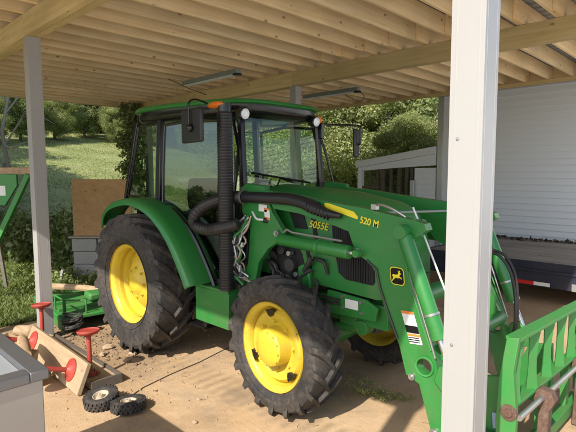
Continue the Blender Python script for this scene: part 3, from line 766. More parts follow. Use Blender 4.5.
# roof
def slab(x0, x1, hy, levels, n=44, p=4.5):
    m = MB(); k = 0; cx = (x0 + x1) / 2; hx = (x1 - x0) / 2; vs = []
    for z, s, tilt in levels:
        for i in range(n):
            t = 2 * math.pi * i / n; c, s_ = math.cos(t), math.sin(t)
            x = cx + (hx - s) * abs(c) ** (2 / p) * (1 if c > 0 else -1); y = (hy - s) * abs(s_) ** (2 / p) * (1 if s_ > 0 else -1) * (1 - .19 * max(0, (x - .5)) / 1.0)
            vs.append((x, y, z + tilt * (x - cx)))
    L_ = len(levels); fs = [(i * n + j, i * n + (j + 1) % n, (i + 1) * n + (j + 1) % n, (i + 1) * n + j) for i in range(L_ - 1) for j in range(n)]
    return m.add(vs, fs + [tuple(range(n - 1, -1, -1)), tuple((L_ - 1) * n + j for j in range(n))])
rf = slab(-.42, 1.50, .735, [(2.515, .02, -.015), (2.525, .0, -.015), (2.548, .004, -.02), (2.568, .03, -.025), (2.582, .12, -.03), (2.588, .3, -.03)]).build('cab_roof', 'green', tk, ang=50)
slab(-.38, 1.47, .715, [(2.415, .07, -.01), (2.43, .03, -.01), (2.455, .008, -.012), (2.518, .008, -.015)]).build('roof_liner', 'gloss', rf, ang=50)
for y_ in (-.565, .37):
    m = MB().lathe([(.0001, .06), (.045, .06), (.055, .02), (.055, -.015), (.046, -.02), (.045, -.012)], (1.465, y_, 2.395), (-1, 0, .15), 24)
    wl = m.build('work_light', 'gloss', tk); MB().lathe([(.0001, .0), (.03, .002), (.046, -.008)], (1.48, y_, 2.395), (-1, 0, .15), 24).build('lens', 'lens', wl)
m = MB().ball((1.36, -.78, 2.46), .085, 16, (1.35, .42, .36)); m.build('turn_signal', 'orange', tk)
m = MB().ball((1.42, .47, 2.425), .07, 16, (.6, .6, .6)); m.build('turn_signal', 'orange', tk)
m = MB().box(1.28, 1.46, -.76, -.72, 2.425, 2.445); m.build('signal_bracket', 'gloss', tk)
MB().path([(1.12, -.70, 2.58), (.90, -.74, 2.66), (.66, -.80, 2.77)], .004, 6).build('antenna', 'gloss', tk)
# mirrors
ar = MB().path(smoothpath([(1.21, -.76, 2.49), (1.25, -.90, 2.505), (1.28, -.99, 2.475), (1.285, -1.003, 2.40), (1.285, -1.0, 2.28)], 5), .008, 8).build('mirror_arm', 'gloss', tk)
MB().box(1.11, 1.45, -.985, -.950, 2.14, 2.42).xf(Matrix.Translation((1.28, -.97, 2.3)) @ Matrix.Rotation(math.radians(-6), 4, 'Z') @ Matrix.Translation((-1.28, .97, -2.3))).build('mirror', 'black', ar, bevel=.03)
MB().ball((1.29, -1.0, 2.26), .035, 12, (1, .8, 1)).build('mirror_joint', 'gloss', ar)
ar = MB().path(smoothpath([(1.38, .50, 2.40), (1.42, .60, 2.39), (1.47, 1.03, 2.405), (1.50, 1.08, 2.38), (1.505, 1.085, 2.22), (1.48, 1.08, 2.2)], 4), .012, 8).build('mirror_arm', 'gloss', tk)
MB().box(1.445, 1.475, .99, 1.15, 2.06, 2.37).xf(Matrix.Translation((1.46, 1.07, 2.2)) @ Matrix.Rotation(math.radians(18), 4, 'Z') @ Matrix.Translation((-1.46, -1.07, -2.2))).build('mirror', 'black', ar, bevel=.015)
MB().box(1.40, 1.44, .50, .55, 2.24, 2.40).build('light_bracket', 'gloss', tk, bevel=.008)
MB().path(smoothpath([(1.40, .53, 2.26), (1.46, .56, 2.05), (1.50, .63, 1.74)], 5), .013, 8).build('grab_rail', 'gloss', tk)
# wiper
MB().path([(1.475, -.20, 1.72), (1.462, -.12, 1.84), (1.462, .05, 1.80)], .009, 6).path([(1.468, -.48, 1.89), (1.462, .30, 1.79)], .011, 6).build('wiper', 'gloss', tk)

# exhaust stack with ribbed shield on the right pillar
m = MB(); prof = [(.055, 0.0)]; z = 0
while z < 1.50:
    prof += [(.064, z + .004), (.0665, z + .008), (.0665, z + .016), (.063, z + .021)]; z += .024
prof += [(.05, 1.53), (.045, 1.53), (.045, 1.3)]
m.lathe(prof, (1.43, -.745, .88), (0, 0, 1), 24)
ex = m.build('exhaust_stack', 'black', tk, ang=30)
MB().path([(1.43, -.745, 2.38), (1.43, -.745, 2.47)], .058, 18).build('exhaust_tip', 'gloss', ex)
MB().path(smoothpath([(1.49, -.62, 1.685), (1.75, -.63, 1.685), (2.05, -.63, 1.685), (2.22, -.635, 1.665), (2.36, -.64, 1.63)], 5), .047, 18).build('exhaust_pipe', 'black', ex)
m = MB(); m.path([(2.26, -.64, 1.655), (2.34, -.645, 1.63), (2.46, -.645, 1.595), (2.58, -.63, 1.585)], [.048, .048, .034, .018], 14)
for k in range(7): m.bar((2.30 + .03 * k, -.685 + .002 * k, 1.675 - .013 * k), (2.31 + .03 * k, -.68 + .002 * k, 1.60 - .008 * k), .008, .02, (0, 1, 0))
m.build('heat_shield', 'black', ex)
MB().lathe([(.056, -.015), (.060, -.015), (.060, .015), (.056, .015)], (1.52, -.62, 1.685), (1, 0, 0), 18).build('hose_clamp', 'steel', ex)
ho = smoothpath([(1.50, -.62, 1.685), (1.36, -.70, 1.67), (1.20, -.80, 1.60), (1.10, -.84, 1.50), (1.12, -.83, 1.42), (1.25, -.80, 1.395), (1.42, -.80, 1.42), (1.56, -.72, 1.46)], 8)
MB().path(ho, [.050 + (.005 if i % 2 else 0) for i in range(len(ho))], 14).build('intake_hose', 'rubber_hose', tk, ang=25)

# fenders
fp = [(-.70, 1.30), (-.62, 1.44), (-.45, 1.545), (-.22, 1.605), (.05, 1.635), (.30, 1.61), (.52, 1.545), (.72, 1.43), (.88, 1.29), (1.0, 1.14), (1.10, 1.0), (1.16, .90)]
for sy in (-1, 1):
    sp = smoothpath([(x, 0, z) for x, z in fp], 4); m = MB(); k = 7; vs = []
    for i, p in enumerate(sp):
        d = (sp[min(i + 1, len(sp) - 1)] - sp[max(i - 1, 0)]).normalized(); nx_, nz_ = -d.z, d.x
        if nz_ < 0 and i < 3: pass
        t = i / (len(sp) - 1); wdt = .86 + .07 * math.sin(min(1, t * 1.6) * math.pi / 2)
        for yy, off in ((.62, .0), (.70, .004), (wdt - .06, .006), (wdt, -.004), (wdt + .025, -.03), (wdt + .028, -.07), (wdt + .018, -.075)):
            vs.append((p.x + nx_ * off, sy * yy, p.z + nz_ * off))
    m.add(vs, [(i * k + j, i * k + j + 1, (i + 1) * k + j + 1, (i + 1) * k + j) for i in range(len(sp) - 1) for j in range(k - 1)])
    o = m.build('fender', 'green', tk, ang=50); sm = o.modifiers.new('s', 'SOLIDIFY'); sm.thickness = .012; sm.offset = -1 if sy < 0 else 1
    st = MB().path([(p.x + .035, sy * .70, p.z - .03) for p in sp[22:]], .022, 6).build('fender_seal', 'gloss', tk)
# tool box / steps
fb = MB().box(.955, 1.445, -.745, -.46, .52, .845).build('tool_box', 'green', tk, bevel=.008)
MB().box(.95, 1.45, -.755, -.45, .845, .872).build('lid', 'green', fb, bevel=.006)
MB().path([(1.10, -.62, .872), (1.11, -.62, .90), (1.17, -.62, .90), (1.18, -.62, .872)], .008, 6).build('latch', 'black', fb)
MB().box(.30, .95, -.40, -.25, .45, .86).build('rear_casting', 'dark_metal', tk, bevel=.03)
m = MB()
for z_ in (.38, .60): m.box(.62, .92, -.62, -.42, z_, z_ + .02)
m.bar((.64, -.60, .36), (.74, -.62, .9), .03, .012).bar((.90, -.60, .36), (.93, -.62, .9), .03, .012); m.build('step', 'gloss', tk)
MB().box(1.0, 1.5, -.66, -.30, .875, .92).build('step_plate', 'dark_metal', tk, bevel=.005)
m = MB().bar((-.2, -.3, .55), (-.85, -.36, .42), .05, .03).bar((-.2, .3, .55), (-.85, .36, .42), .05, .03).bar((-.2, 0, 1.05), (-.7, 0, .95), .04, .04).box(-.35, -.2, -.3, .3, .5, 1.15)
m.build('rear_hitch', 'dark_metal', tk, bevel=.005)

# hydraulic hoses and couplers beside the mast
HC = ['steel', 'alu', 'green_worn', 'rubber_hose', 'steel', 'cream', 'steel', 'rust', 'alu', 'rubber_hose', 'green_worn', 'cream']
for k in range(20):
    dx = R.uniform(-.07, .07); dy = R.uniform(-.10, -.0); w1, w2, w3 = (R.uniform(-.05, .05) for _ in range(3))
    pts = smoothpath([(1.54 + dx * .6, -.58 + dy * .4, 1.50 + R.uniform(-.03, .03)), (1.50 + dx + w1, -.62 + dy * .6, 1.40), (1.49 - dx + w2, -.65 + dy * .8, 1.30), (1.46 + dx * 1.2 + w3, -.64 + dy, 1.19 + R.uniform(-.04, .04)), (1.46 - dx * .8, -.62 + dy, 1.06 + R.uniform(-.06, .06)), (1.50 + dx, -.55 + dy, .97 + R.uniform(-.05, .04))], 5)
    MB().path(pts, R.uniform(.006, .012), 7).build('hydraulic_hose', HC[k % 12], tk)
for k in range(11):
    m = MB()
    a = V((1.50 + R.uniform(-.09, .08), -.67 + R.uniform(-.05, .02), R.uniform(1.02, 1.46))); d = V((R.uniform(-.2, .2), 0, -1)).normalized() * R.uniform(.03, .055)
    m.path([a, a + d * .4, a + d * .4, a + d], [.012, .012, .018, .018], 8)
    m.build('hose_coupler', 'steel', tk)
MB().path(smoothpath([(1.58, -.575, 1.56), (1.66, -.60, 1.505), (1.74, -.585, 1.50)], 5), .010, 8).build('control_cable', 'white', tk)
MB().tube((1.74, -.60, 1.50), (1.77, -.57, 1.49), .022).build('cable_end', 'black', tk)

# ------------- loader
ld = bpy.data.objects.new('loader', None); col.objects.link(ld); place(ld, (1.7, 0, .6), tk)
def loader_side(s):
    yo, yi = s * .595, s * .515
    a, b = (yo, yi) if s < 0 else (yi, yo)
    mast = MB().prism([(1.43, 1.76), (1.50, 1.80), (1.73, 1.78), (1.83, 1.56), (1.95, 1.425), (1.935, 1.35), (1.78, 1.26), (1.66, 1.13), (1.62, .98), (1.60, .62), (1.42, .62), (1.40, .95), (1.52, 1.10), (1.55, 1.40), (1.45, 1.55)], a + .012, b - .012).build('mast', 'green', ld, bevel=.006)
    ao = [(1.74, 1.745), (2.05, 1.722), (2.36, 1.685), (2.76, 1.645), (3.0, 1.605), (3.14, 1.585), (3.20, 1.57), (3.215, 1.53), (3.12, 1.46), (3.075, 1.40), (3.11, 1.18), (3.17, 1.0), (3.29, .74), (3.37, .46), (3.39, .26), (3.35, .205),
          (3.29, .21), (3.275, .27), (3.19, .54), (3.095, .575), (3.04, .76), (2.925, .98), (2.88, 1.10), (2.86, 1.20), (2.80, 1.275), (2.70, 1.32), (2.66, 1.38), (2.62, 1.475), (2.50, 1.505), (2.38, 1.525), (2.15, 1.575), (1.86, 1.60)]
    arm = MB().prism(ao, a, b).build('loader_arm', 'green', ld)
    cut = MB().tube((3.225, a - .05, .665), (3.225, b + .05, .665), .055, n=32).build('cutter', 'green')
    bo = arm.modifiers.new('hole', 'BOOLEAN'); bo.object = cut; bo.operation = 'DIFFERENCE'; bpy.context.view_layer.update()
    me = bpy.data.meshes.new_from_object(arm.evaluated_get(bpy.context.evaluated_depsgraph_get())); arm.modifiers.clear(); arm.data = me; bpy.data.objects.remove(cut)
    bv = arm.modifiers.new('bevel', 'BEVEL'); bv.width = .006; bv.segments = 2; bv.limit_method = 'ANGLE'; bv.angle_limit = math.radians(50)
    fy = s * .600
    # hole at the lower arm (a ring and a view of what is behind)
    MB().lathe([(.052, -.003), (.062, -.006), (.066, 0)], (3.225, fy, .665), (0, -s, 0), 28).build('hole_rim', 'green_worn', arm)
    m = MB()
    for q, r in (((3.04, 1.49), .030), ((2.71, 1.335), .032), ((3.14, .575), .022), ((3.305, .255), .032), ((1.90, 1.40), .026)):
        m.lathe([(.0001, .026), (r * .55, .026), (r * .6, .012), (r, .012), (r, -.01)], (q[0], fy, q[1]), (0, s, 0), 18)
    m.build('pin', 'steel', arm)
    # flange strip on the front edge
    MB().path([(3.085, s * .60, 1.415), (3.135, s * .604, 1.20), (3.215, s * .604, .98), (3.30, s * .602, .74)], .007, 8).build('hydraulic_line', 'steel', arm)
    MB().path([(3.062, s * .60, 1.395), (3.108, s * .604, 1.20), (3.19, s * .604, .98), (3.27, s * .602, .78)], .006, 8).build('hydraulic_line', 'green_worn', arm)
    MB().path([(2.78, s * .60, 1.29), (2.86, s * .604, 1.24), (2.89, s * .604, 1.12), (2.94, s * .602, 1.0), (3.03, s * .602, .80)], .008, 6).build('hydraulic_line', 'dark_metal', arm)
    # lift cylinder
    yl = s * .645
    lc = MB().lathe([(.0001, .02), (.042, .02), (.047, .03), (.047, .40), (.052, .42), (.056, .42), (.056, .45), (.050, .45), (.050, .70), (.044, .715), (.0001, .715)], (1.955, yl, 1.365), V((.76, 0, -.03)), 24).build('lift_cylinder', 'green', ld)
    MB().tube((2.64, yl, 1.337), (2.72, yl, 1.335), .022).build('rod', 'chrome', lc)
    MB().lathe([(.0001, -.03), (.012, -.03), (.014, -.022), (.024, -.022), (.027, -.015), (.027, .03), (.0001, .03)], (2.725, yl, 1.335), (0, 1, 0), 18).build('rod_eye', 'green_worn', lc)
    MB().path([(2.02, yl, 1.42), (2.06, yl - s * .0, 1.45), (2.12, yl, 1.43), (2.60, yl, 1.41)], .009, 7).build('cylinder_line', 'steel', lc)
    # tilt cylinder
    yt = s * .62
    p, q = V((3.07, yt, 1.515)), V((3.44, yt, .62)); d = (q - p).normalized()
    tc_ = MB().lathe([(.0001, .0), (.044, .0), (.048, .015), (.048, .62), (.053, .62), (.053, .66), (.044, .665), (.0001, .67)], p + d * .03, d, 24).build('tilt_cylinder', 'green', ld)
    MB().tube(p + d * .66, p + d * .95, .018).build('rod', 'chrome', tc_)
    MB().lathe([(.0001, -.055), (.045, -.055), (.045, .055), (.0001, .055)], p, (0, 1, 0), 20).build('cylinder_eye', 'green', tc_)
    MB().lathe([(.0485, .50), (.052, .50), (.052, .515), (.0485, .515)], p + d * .03, d, 20).build('clamp', 'steel', tc_)
    # linkage to the coupler
    MB().prism([(3.33, .70), (3.40, .72), (3.50, .60), (3.47, .54), (3.38, .52), (3.30, .60)], min(yt, yt - s * .04) , max(yt, yt - s * .04)).build('link_plate', 'green', ld, bevel=.005)
    return arm
armR = loader_side(-1); armL = loader_side(1)
MB().tube((3.02, -.515, 1.02), (3.02, .515, 1.02), .062, n=24).build('torque_tube', 'green', ld)
MB().tube((3.28, -.515, .75), (3.28, .515, .75), .05, n=24).build('torque_tube', 'green', ld)
m = MB(); m.tube((2.85, -.60, 1.62), (3.18, .45, 1.60), .008, n=7).box(2.80, 2.84, -.59, -.55, 1.64, 1.675)
m.build('cross_line', 'steel', ld)
MB().path(smoothpath([(2.80, -.56, 1.655), (2.86, -.58, 1.675), (2.95, -.58, 1.655), (3.05, -.56, 1.60)], 4), .009, 7).build('pin_handle', 'steel', ld)
MB().tube((3.05, -.47, 1.66), (3.30, -.47, 1.12), .0065, n=8).build('level_rod', 'white', ld)
for k in range(2):
    MB().path(smoothpath([(3.0, .36 - .08 * k, 1.40), (3.15, .33 - .08 * k, 1.34), (3.27, .30 - .08 * k, 1.315), (3.37, .30 - .08 * k, 1.28), (3.44, .30 - .07 * k, 1.17), (3.47, .30 - .05 * k, 1.0), (3.47, .31 - .04 * k, .80), (3.44, .32, .68)], 5), .011, 8).build('loader_hose', 'rubber_hose', ld)
# decals on the right arm
YA = -.5955
def decal(pts, name, mat, parent, y=YA - .0015, th=.0015): return MB().prism(pts, y - th, y).build(name, mat, parent)
decal([(2.40, 1.668), (2.44, 1.667), (2.665, 1.618), (2.70, 1.585), (2.695, 1.566), (2.42, 1.632), (2.40, 1.645)], 'yellow_stripe', 'yellow_label', armR)
text('520 M', 'loader_lettering', .066, (2.715, YA - .003, 1.545), 'yellow_label', armR, rot=(math.pi / 2, math.radians(9), 0), bold=.0012, sx=.92)
def rrect(cx, cz, w, h, r, n=4):
    p = []
    for sx, sz, a in ((1, 1, 0), (-1, 1, 90), (-1, -1, 180), (1, -1, 270)):
        for i in range(n + 1):
            t = math.radians(a + 90 * i / n); p.append((cx + sx * (w / 2 - r) + r * math.cos(t), cz + sz * (h / 2 - r) + r * math.sin(t)))
    return p
bx_, bz_ = 3.018, 1.215
def shear(pts): return [(x - (z - bz_) * .12, z) for x, z in pts]
lg = decal(shear(rrect(bx_, bz_, .104, .116, .026)), 'emblem', 'yellow_label', armR)
MB().prism(shear(rrect(bx_, bz_, .093, .105, .022)), YA - .0045, YA - .003).build('emblem_field', 'gloss', lg)
deer = [(-.040, .004), (-.030, .012), (-.012, .010), (.008, .014), (.014, .028), (.010, .040), (.016, .043), (.018, .030), (.024, .044), (.029, .042), (.025, .028), (.036, .022), (.034, .017), (.025, .014), (.020, .002),
        (.034, -.006), (.040, -.016), (.034, -.018), (.026, -.010), (.012, -.012), (.004, -.014), (-.010, -.010), (-.022, -.020), (-.034, -.030), (-.042, -.040), (-.046, -.036), (-.038, -.024), (-.030, -.008), (-.038, -.002)]
MB().prism(shear([(bx_ + x * .9, bz_ + z * .9) for x, z in deer]), YA - .0062, YA - .0047).build('emblem_deer', 'yellow_label', lg)
wl = decal([(3.050, .995), (3.140, 1.0), (3.210, .80), (3.120, .79)], 'warning_label', 'white', armR)
MB().prism([(3.050, .995), (3.140, 1.0), (3.146, .983), (3.056, .977)], YA - .0045, YA - .003).build('label_header', 'orange_label', wl)
MB().prism([(3.081, .905), (3.171, .912), (3.187, .866), (3.097, .858)], YA - .0045, YA - .003).build('label_picture', 'gloss', wl)
MB().prism([(3.098, .854), (3.188, .862), (3.194, .846), (3.104, .838)], YA - .0045, YA - .003).build('label_header', 'orange_label', wl)
for k in range(3): MB().prism([(3.107 + .004 * k, .832 - .013 * k), (3.185 + .004 * k, .840 - .013 * k), (3.187 + .004 * k, .834 - .013 * k), (3.109 + .004 * k, .826 - .013 * k)], YA - .0045, YA - .003).build('label_line', 'gloss', wl)
l1 = decal([(1.67, 1.628), (1.77, 1.625), (1.77, 1.565), (1.67, 1.57)], 'label', 'white', ld, y=-.5845)
l2 = decal([(1.735, 1.60), (1.80, 1.595), (1.81, 1.50), (1.745, 1.505)], 'label', 'white', ld, y=-.5845)
MB().prism([(1.735, 1.60), (1.80, 1.595), (1.8015, 1.58), (1.7365, 1.585)], -.5885, -.587).build('label_header', 'orange_label', l2)
MB().prism([(1.7435, 1.525), (1.8085, 1.52), (1.81, 1.50), (1.745, 1.505)], -.5885, -.587).build('label_header', 'orange_label', l2)

# ------------- fork carriage
fk = bpy.data.objects.new('fork_carriage', None); col.objects.link(fk); place(fk, (3.6, 0, 0), tk)
YR, YL = -.62, 1.00; FX = 3.715
fk.rotation_euler.x = -.058
for y0 in (YR, YL):
    pl = MB().prism([(FX - .02, .20), (FX + .07, .20), (FX + .075, .50), (FX + .045, .75), (FX + .065, .945), (FX + .0, .935), (FX - .03, .70), (FX - .035, .45)], y0 - .025, y0 + .015).build('side_plate', 'green_worn', fk, bevel=.004)
MB().lathe([(.0001, .02), (.022, .02), (.026, .008), (.045, .008), (.045, -.005)], (FX + .035, YR - .025, .52), (0, -1, 0), 20).build('pivot_boss', 'rust', fk)
MB().prism([(FX - .015, .36), (FX + .05, .355), (FX + .05, .27), (FX - .015, .28)], YR - .0285, YR - .0265).build('warning_label', 'white', fk)
MB().prism([(FX - .015, .36), (FX + .05, .355), (FX + .05, .335), (FX - .015, .34)], YR - .031, YR - .029).build('warning_label', 'orange_label', fk)
m = MB().box(FX - .02, FX + .065, YR + .015, YL - .025, .915, .935); m.build('top_rail', 'green_worn', fk, bevel=.003)
m = MB().box(FX - .03, FX + .05, YR + .015, YL - .025, .525, .545); m.build('lower_rail', 'green_worn', fk, bevel=.003)
m = MB()
ns = 6
for k in range(ns):
    y_ = YR + .10 + (YL - YR - .15) * k / (ns - 1)
    o_ = MB()
    vs = []
    for t in np.linspace(0, 1, 7):
        z_ = .545 + .37 * t; bow = .050 * math.sin(t * math.pi); w_ = .046 + .014 * math.sin(t * math.pi)
        vs += [(FX + .005 + bow * .2, y_ - w_, z_), (FX + .055 - bow * .3, y_ + w_ * .1, z_), (FX + .047 - bow * .3, y_ + w_ * .1 + .01, z_), (FX - .003 + bow * .2, y_ - w_ + .01, z_)]
    o_.add(vs, [(i * 4 + j, i * 4 + (j + 1) % 4, (i + 1) * 4 + (j + 1) % 4, (i + 1) * 4 + j) for i in range(6) for j in range(4)] + [(3, 2, 1, 0), (24, 25, 26, 27)])
    o_.build('backrest_bar', 'green_worn', fk)
    if k % 2 == 0:
        MB().prism([(FX - .03, .525), (FX + .03, .525), (FX + .02, .12), (FX - .02, .12)], y_ - .05, y_ + .02).build('lower_bar', 'green_worn', fk, bevel=.003)
MB().tube((FX + .085, YR - .01, .50), (FX + .085, YL, .50), .017, n=16).build('float_bar', 'steel', fk)
MB().box(FX - .03, FX + .05, YR + .015, YL - .025, .10, .18).build('bottom_rail', 'green_worn', fk, bevel=.004)
for y_ in (-.18, .68):
    f1 = MB().prism([(FX + .035, .52), (FX + .06, .55), (FX + .13, .54), (FX + .155, .49), (FX + .125, .42), (FX + .12, .10), (FX + 1.10, .065), (FX + 1.12, .055), (FX + 1.10, .045), (FX + .06, .045), (FX + .065, .44), (FX + .035, .47)], y_ - .042, y_ + .042).build('fork', 'rust', fk, bevel=.006)
MB().prism([(3.38, .30), (3.50, .62), (3.66, .66), (3.68, .2), (3.4, .2)], -.50, -.46).build('coupler_plate', 'green', fk, bevel=.004)
MB().prism([(3.38, .30), (3.50, .62), (3.66, .66), (3.68, .2), (3.4, .2)], .46, .50).build('coupler_plate', 'green', fk, bevel=.004)
MB().box(3.30, 3.68, -.56, -.50, .22, .32).build('coupler_link', 'green', fk, bevel=.006)
MB().box(3.30, 3.68, .50, .56, .22, .32).build('coupler_link', 'green', fk, bevel=.006)
MB().prism([(3.62, .44), (3.665, .45), (3.665, .36), (3.63, .35)], -.535, -.53).build('safety_label', 'rag', fk)
MB().tube((3.45, -.5, .28), (3.45, .5, .28), .03).build('coupler_tube', 'green', fk)

# ================================================================== things on the ground, left
# plywood sheet on a stack of concrete blocks
def view_frame(cx, cy, ang): return Matrix.Translation((cx, cy, 0)) @ Matrix.Rotation(ang, 4, 'Z')
A = math.radians(44)
bs = thing('block_stack', 'stack of grey concrete blocks behind the rear tyre, carrying the plywood sheet', 'concrete blocks', (-3.05, .15, 0))
mt = view_frame(-3.18, -.14, A)
for k in range(4):
    z0 = .21 * k
    for j in range(2):
        x0 = -.10 + j * .42 + (.0 if k % 2 else .02)
        m = MB().box(x0, x0 + .40, 0, .03, z0, z0 + .20).box(x0, x0 + .40, .17, .20, z0, z0 + .20)
        for q in (0, .185, .37): m.box(x0 + q, x0 + q + .03, .031, .169, z0, z0 + .20)
        m.xf(mt); m.build('block', 'block', bs, bevel=.004)
m = MB().box(-.17, .78, .02, .04, .88, 1.80).xf(view_frame(-3.12, -.07, A)).build('plywood_sheet', 'ply', bevel=.003)
tag(m, 'weathered brown plywood sheet standing on the concrete blocks behind the tractor', 'plywood')
m = MB().box(-.15, .80, -.03, .20, .845, .875).xf(mt).build('plank', 'grey_plank', bevel=.003); tag(m, 'grey plank lying flat on the blocks under the plywood sheet', 'plank')

# rotary mower
mw = thing('rotary_mower', 'green rotary mower deck standing in the weeds behind the rear wheel', 'mower', (-1.7, -.55, 0))
mt = view_frame(-1.75, -.60, math.radians(-6))
MB().box(-.62, .75, -.55, .50, .16, .20).xf(mt).build('deck', 'green_worn', mw, bevel=.008)
for y_ in (-.55, .49): MB().box(-.62, .75, y_, y_ + .012, .05, .16).xf(mt).build('skirt', 'green_worn', mw)
for x_ in (-.30, 0.05, .40): MB().box(x_, x_ + .05, -.50, .48, .20, .24).xf(mt).build('deck_rib', 'green_worn', mw, bevel=.004)
MB().box(.1, .35, -.1, .15, .24, .34).xf(mt).build('gearbox', 'green_worn', mw, bevel=.03)
m = MB().path([(.55, -.45, .2), (.55, -.45, .36), (.70, -.25, .36), (.70, -.25, .2)], .012, 7).path([(.30, -.5, .2), (.30, -.5, .38), (.60, -.48, .38), (.6, -.48, .2)], .012, 7); m.xf(mt).build('hitch_frame', 'green_worn', mw)
m = MB()
for k in range(16):
    a = R.uniform(0, 6.28); m.path([(.85 + .1 * math.cos(a + t * .9) , -.45 + .1 * math.sin(a + t), .04 + .02 * t + .01 * k) for t in range(5)], .010, 6)
m.xf(mt).build('chain', 'dark_metal', mw)
m = MB().path(smoothpath([(-2.35, -.95, .33), (-1.9, -.62, .32), (-1.4, -.38, .31), (-.9, -.05, .30)], 4), [.045] * 13, 9).build('timber_log', 'log'); tag(m, 'stripped wooden pole lying across the green mower deck', 'log')

# red legged benches
bA = thing('upturned_bench', 'wooden bench lying upside down, its two red legs pointing up', 'bench', (-.2, -1.5, 0))
MB().box(-1.15, .62, -1.62, -1.36, .015, .06).build('seat_board', 'board', bA, bevel=.004)
MB().box(-1.15, .62, -1.36, -1.34, .0, .085).build('edge_strip', 'bark', bA)
MB().box(.62, .645, -1.62, -1.34, .0, .085).build('edge_strip', 'bark', bA)
def red_leg(base, tip, parent, s=1.0):
    b, t = V(base), V(tip); d = (t - b).normalized()
    o = MB().tube(b, t, .021, n=14).build('leg', 'red', parent)
    MB().lathe([(.021, .03), (.030, .028), (.036, .01), (.085, .006), (.088, 0), (.0001, 0)], b, d, 24).build('flange', 'red', o)
    MB().lathe([(.022, -.05), (.035, -.035), (.085, -.02), (.098, -.006), (.102, .006), (.095, .014), (.088, .006), (.0001, .004)], t, d, 28).build('foot_disc', 'red', o)
    for k in range(4): MB().lathe([(.0001, .016), (.008, .016), (.008, .0)], b + V((.065 * math.cos(k * 1.571 + .6), .065 * math.sin(k * 1.571 + .6), .005)), (0, 0, 1), 6).build('flange_bolt', 'rust', o, smooth=False)
red_leg((-.87, -1.50, .06), (-.90, -1.49, .45), bA)
red_leg((.39, -1.52, .06), (.36, -1.51, .45), bA)
bB = thing('toppled_bench', 'pale wooden bench tipped on its edge, red leg sticking out towards the steel cabinet', 'bench', (.1, -1.75, 0))
T = Matrix.Translation((-.05, -1.74, .0)) @ Matrix.Rotation(math.radians(-1.5), 4, 'Z') @ Matrix.Rotation(math.radians(-22), 4, 'X')
MB().box(-.78, .70, 0, .04, .02, .29).xf(T).build('seat_board', 'board', bB, bevel=.005)
for xx in (.44, -.60):
    b = T @ V((xx, -.001, .16)); t = T @ V((xx, -.40, .145))
    o = MB().tube(b, t, .021, n=14).build('leg', 'red', bB); d = (t - b).normalized()
    MB().lathe([(.021, .045), (.035, .035), (.055, .016), (.100, .008), (.102, 0), (.0001, 0)], b, d, 28).build('flange', 'red', o)
    MB().lathe([(.022, -.05), (.035, -.035), (.085, -.02), (.098, -.006), (.102, .006), (.0001, .016)], t, d, 28).build('foot_disc', 'red', o)
# small pneumatic wheels
def small_wheel(name, c, ang, tilt, label, r=.135, w=.085):
    t = thing(name, label, 'small wheel', (c[0], c[1], 0), 'small pneumatic wheels by the benches')
    mt = Matrix.Translation(c) @ Matrix.Rotation(ang, 4, 'Z') @ Matrix.Rotation(tilt, 4, 'X')
    m = MB(); h = w / 2; ri = .062
    m.lathe([(ri, -h * .7), (ri + .015, -h * .95), (r - .03, -h), (r - .012, -h * .8), (r - .004, -h * .4), (r - .004, h * .4), (r - .012, h * .8), (r - .03, h), (ri + .015, h * .95), (ri, h * .7)], (0, 0, 0), (0, 0, 1), 40, True)
    for k in range(24):
        a = 2 * math.pi * k / 24
        for q, (z0, z1) in enumerate(((-h * .85, -h * .2), (-.3 * h, .35 * h), (h * .2, h * .85))):
            aa = a + (.13 if q == 1 else 0); mm = Matrix.Rotation(aa, 4, 'Z')
            m.box(r - .012, r + .003, -.010, .010, z0, z1, mm)
    m.xf(mt).build('tyre', 'tyre', t)
    rm = MB().lathe([(ri + .004, h * .72), (ri - .004, h * .72), (ri - .010, h * .4), (.045, h * .15), (.022, h * .2), (.020, h * .9), (.010, h * .9), (.009, -h)], (0, 0, 0), (0, 0, 1), 28).xf(mt).build('rim', 'cream', t)
small_wheel('small_wheel', (.93, -1.665, .062), .3, math.radians(12), 'small black tyre with a cream rim touching the end of the toppled bench')
small_wheel('small_wheel', (1.165, -1.55, .050), 1.2, math.radians(-7), 'small knobbly tyre lying flat on the concrete, farther from the benches')

# stainless sink cabinet
sk = thing('steel_cabinet', 'stainless steel cabinet with an inset top basin in the near left corner', 'sink cabinet', (1.9, -2.9, 0))
cx0, cx1, cy0, cy1, ct = 1.50, 2.275, -3.25, -2.505, .955
MB().box(cx0 + .025, cx1 - .022, cy0 + .02, cy1 - .022, .0, ct - .052).build('body', 'stainless', sk, bevel=.006)
m = MB(); w = .085
m.box(cx0, cx1, cy1 - w, cy1, ct - .05, ct).box(cx0, cx1, cy0, cy0 + w, ct - .05, ct).box(cx0, cx0 + w, cy0 + w, cy1 - w, ct - .05, ct).box(cx1 - w, cx1, cy0 + w, cy1 - w, ct - .05, ct)
m.build('top_frame', 'stainless_dark', sk, bevel=.006)
MB().box(cx0 + w + .002, cx1 - w - .002, cy0 + w + .002, cy1 - w - .002, ct - .051, ct - .030).build('basin', 'basin', sk)
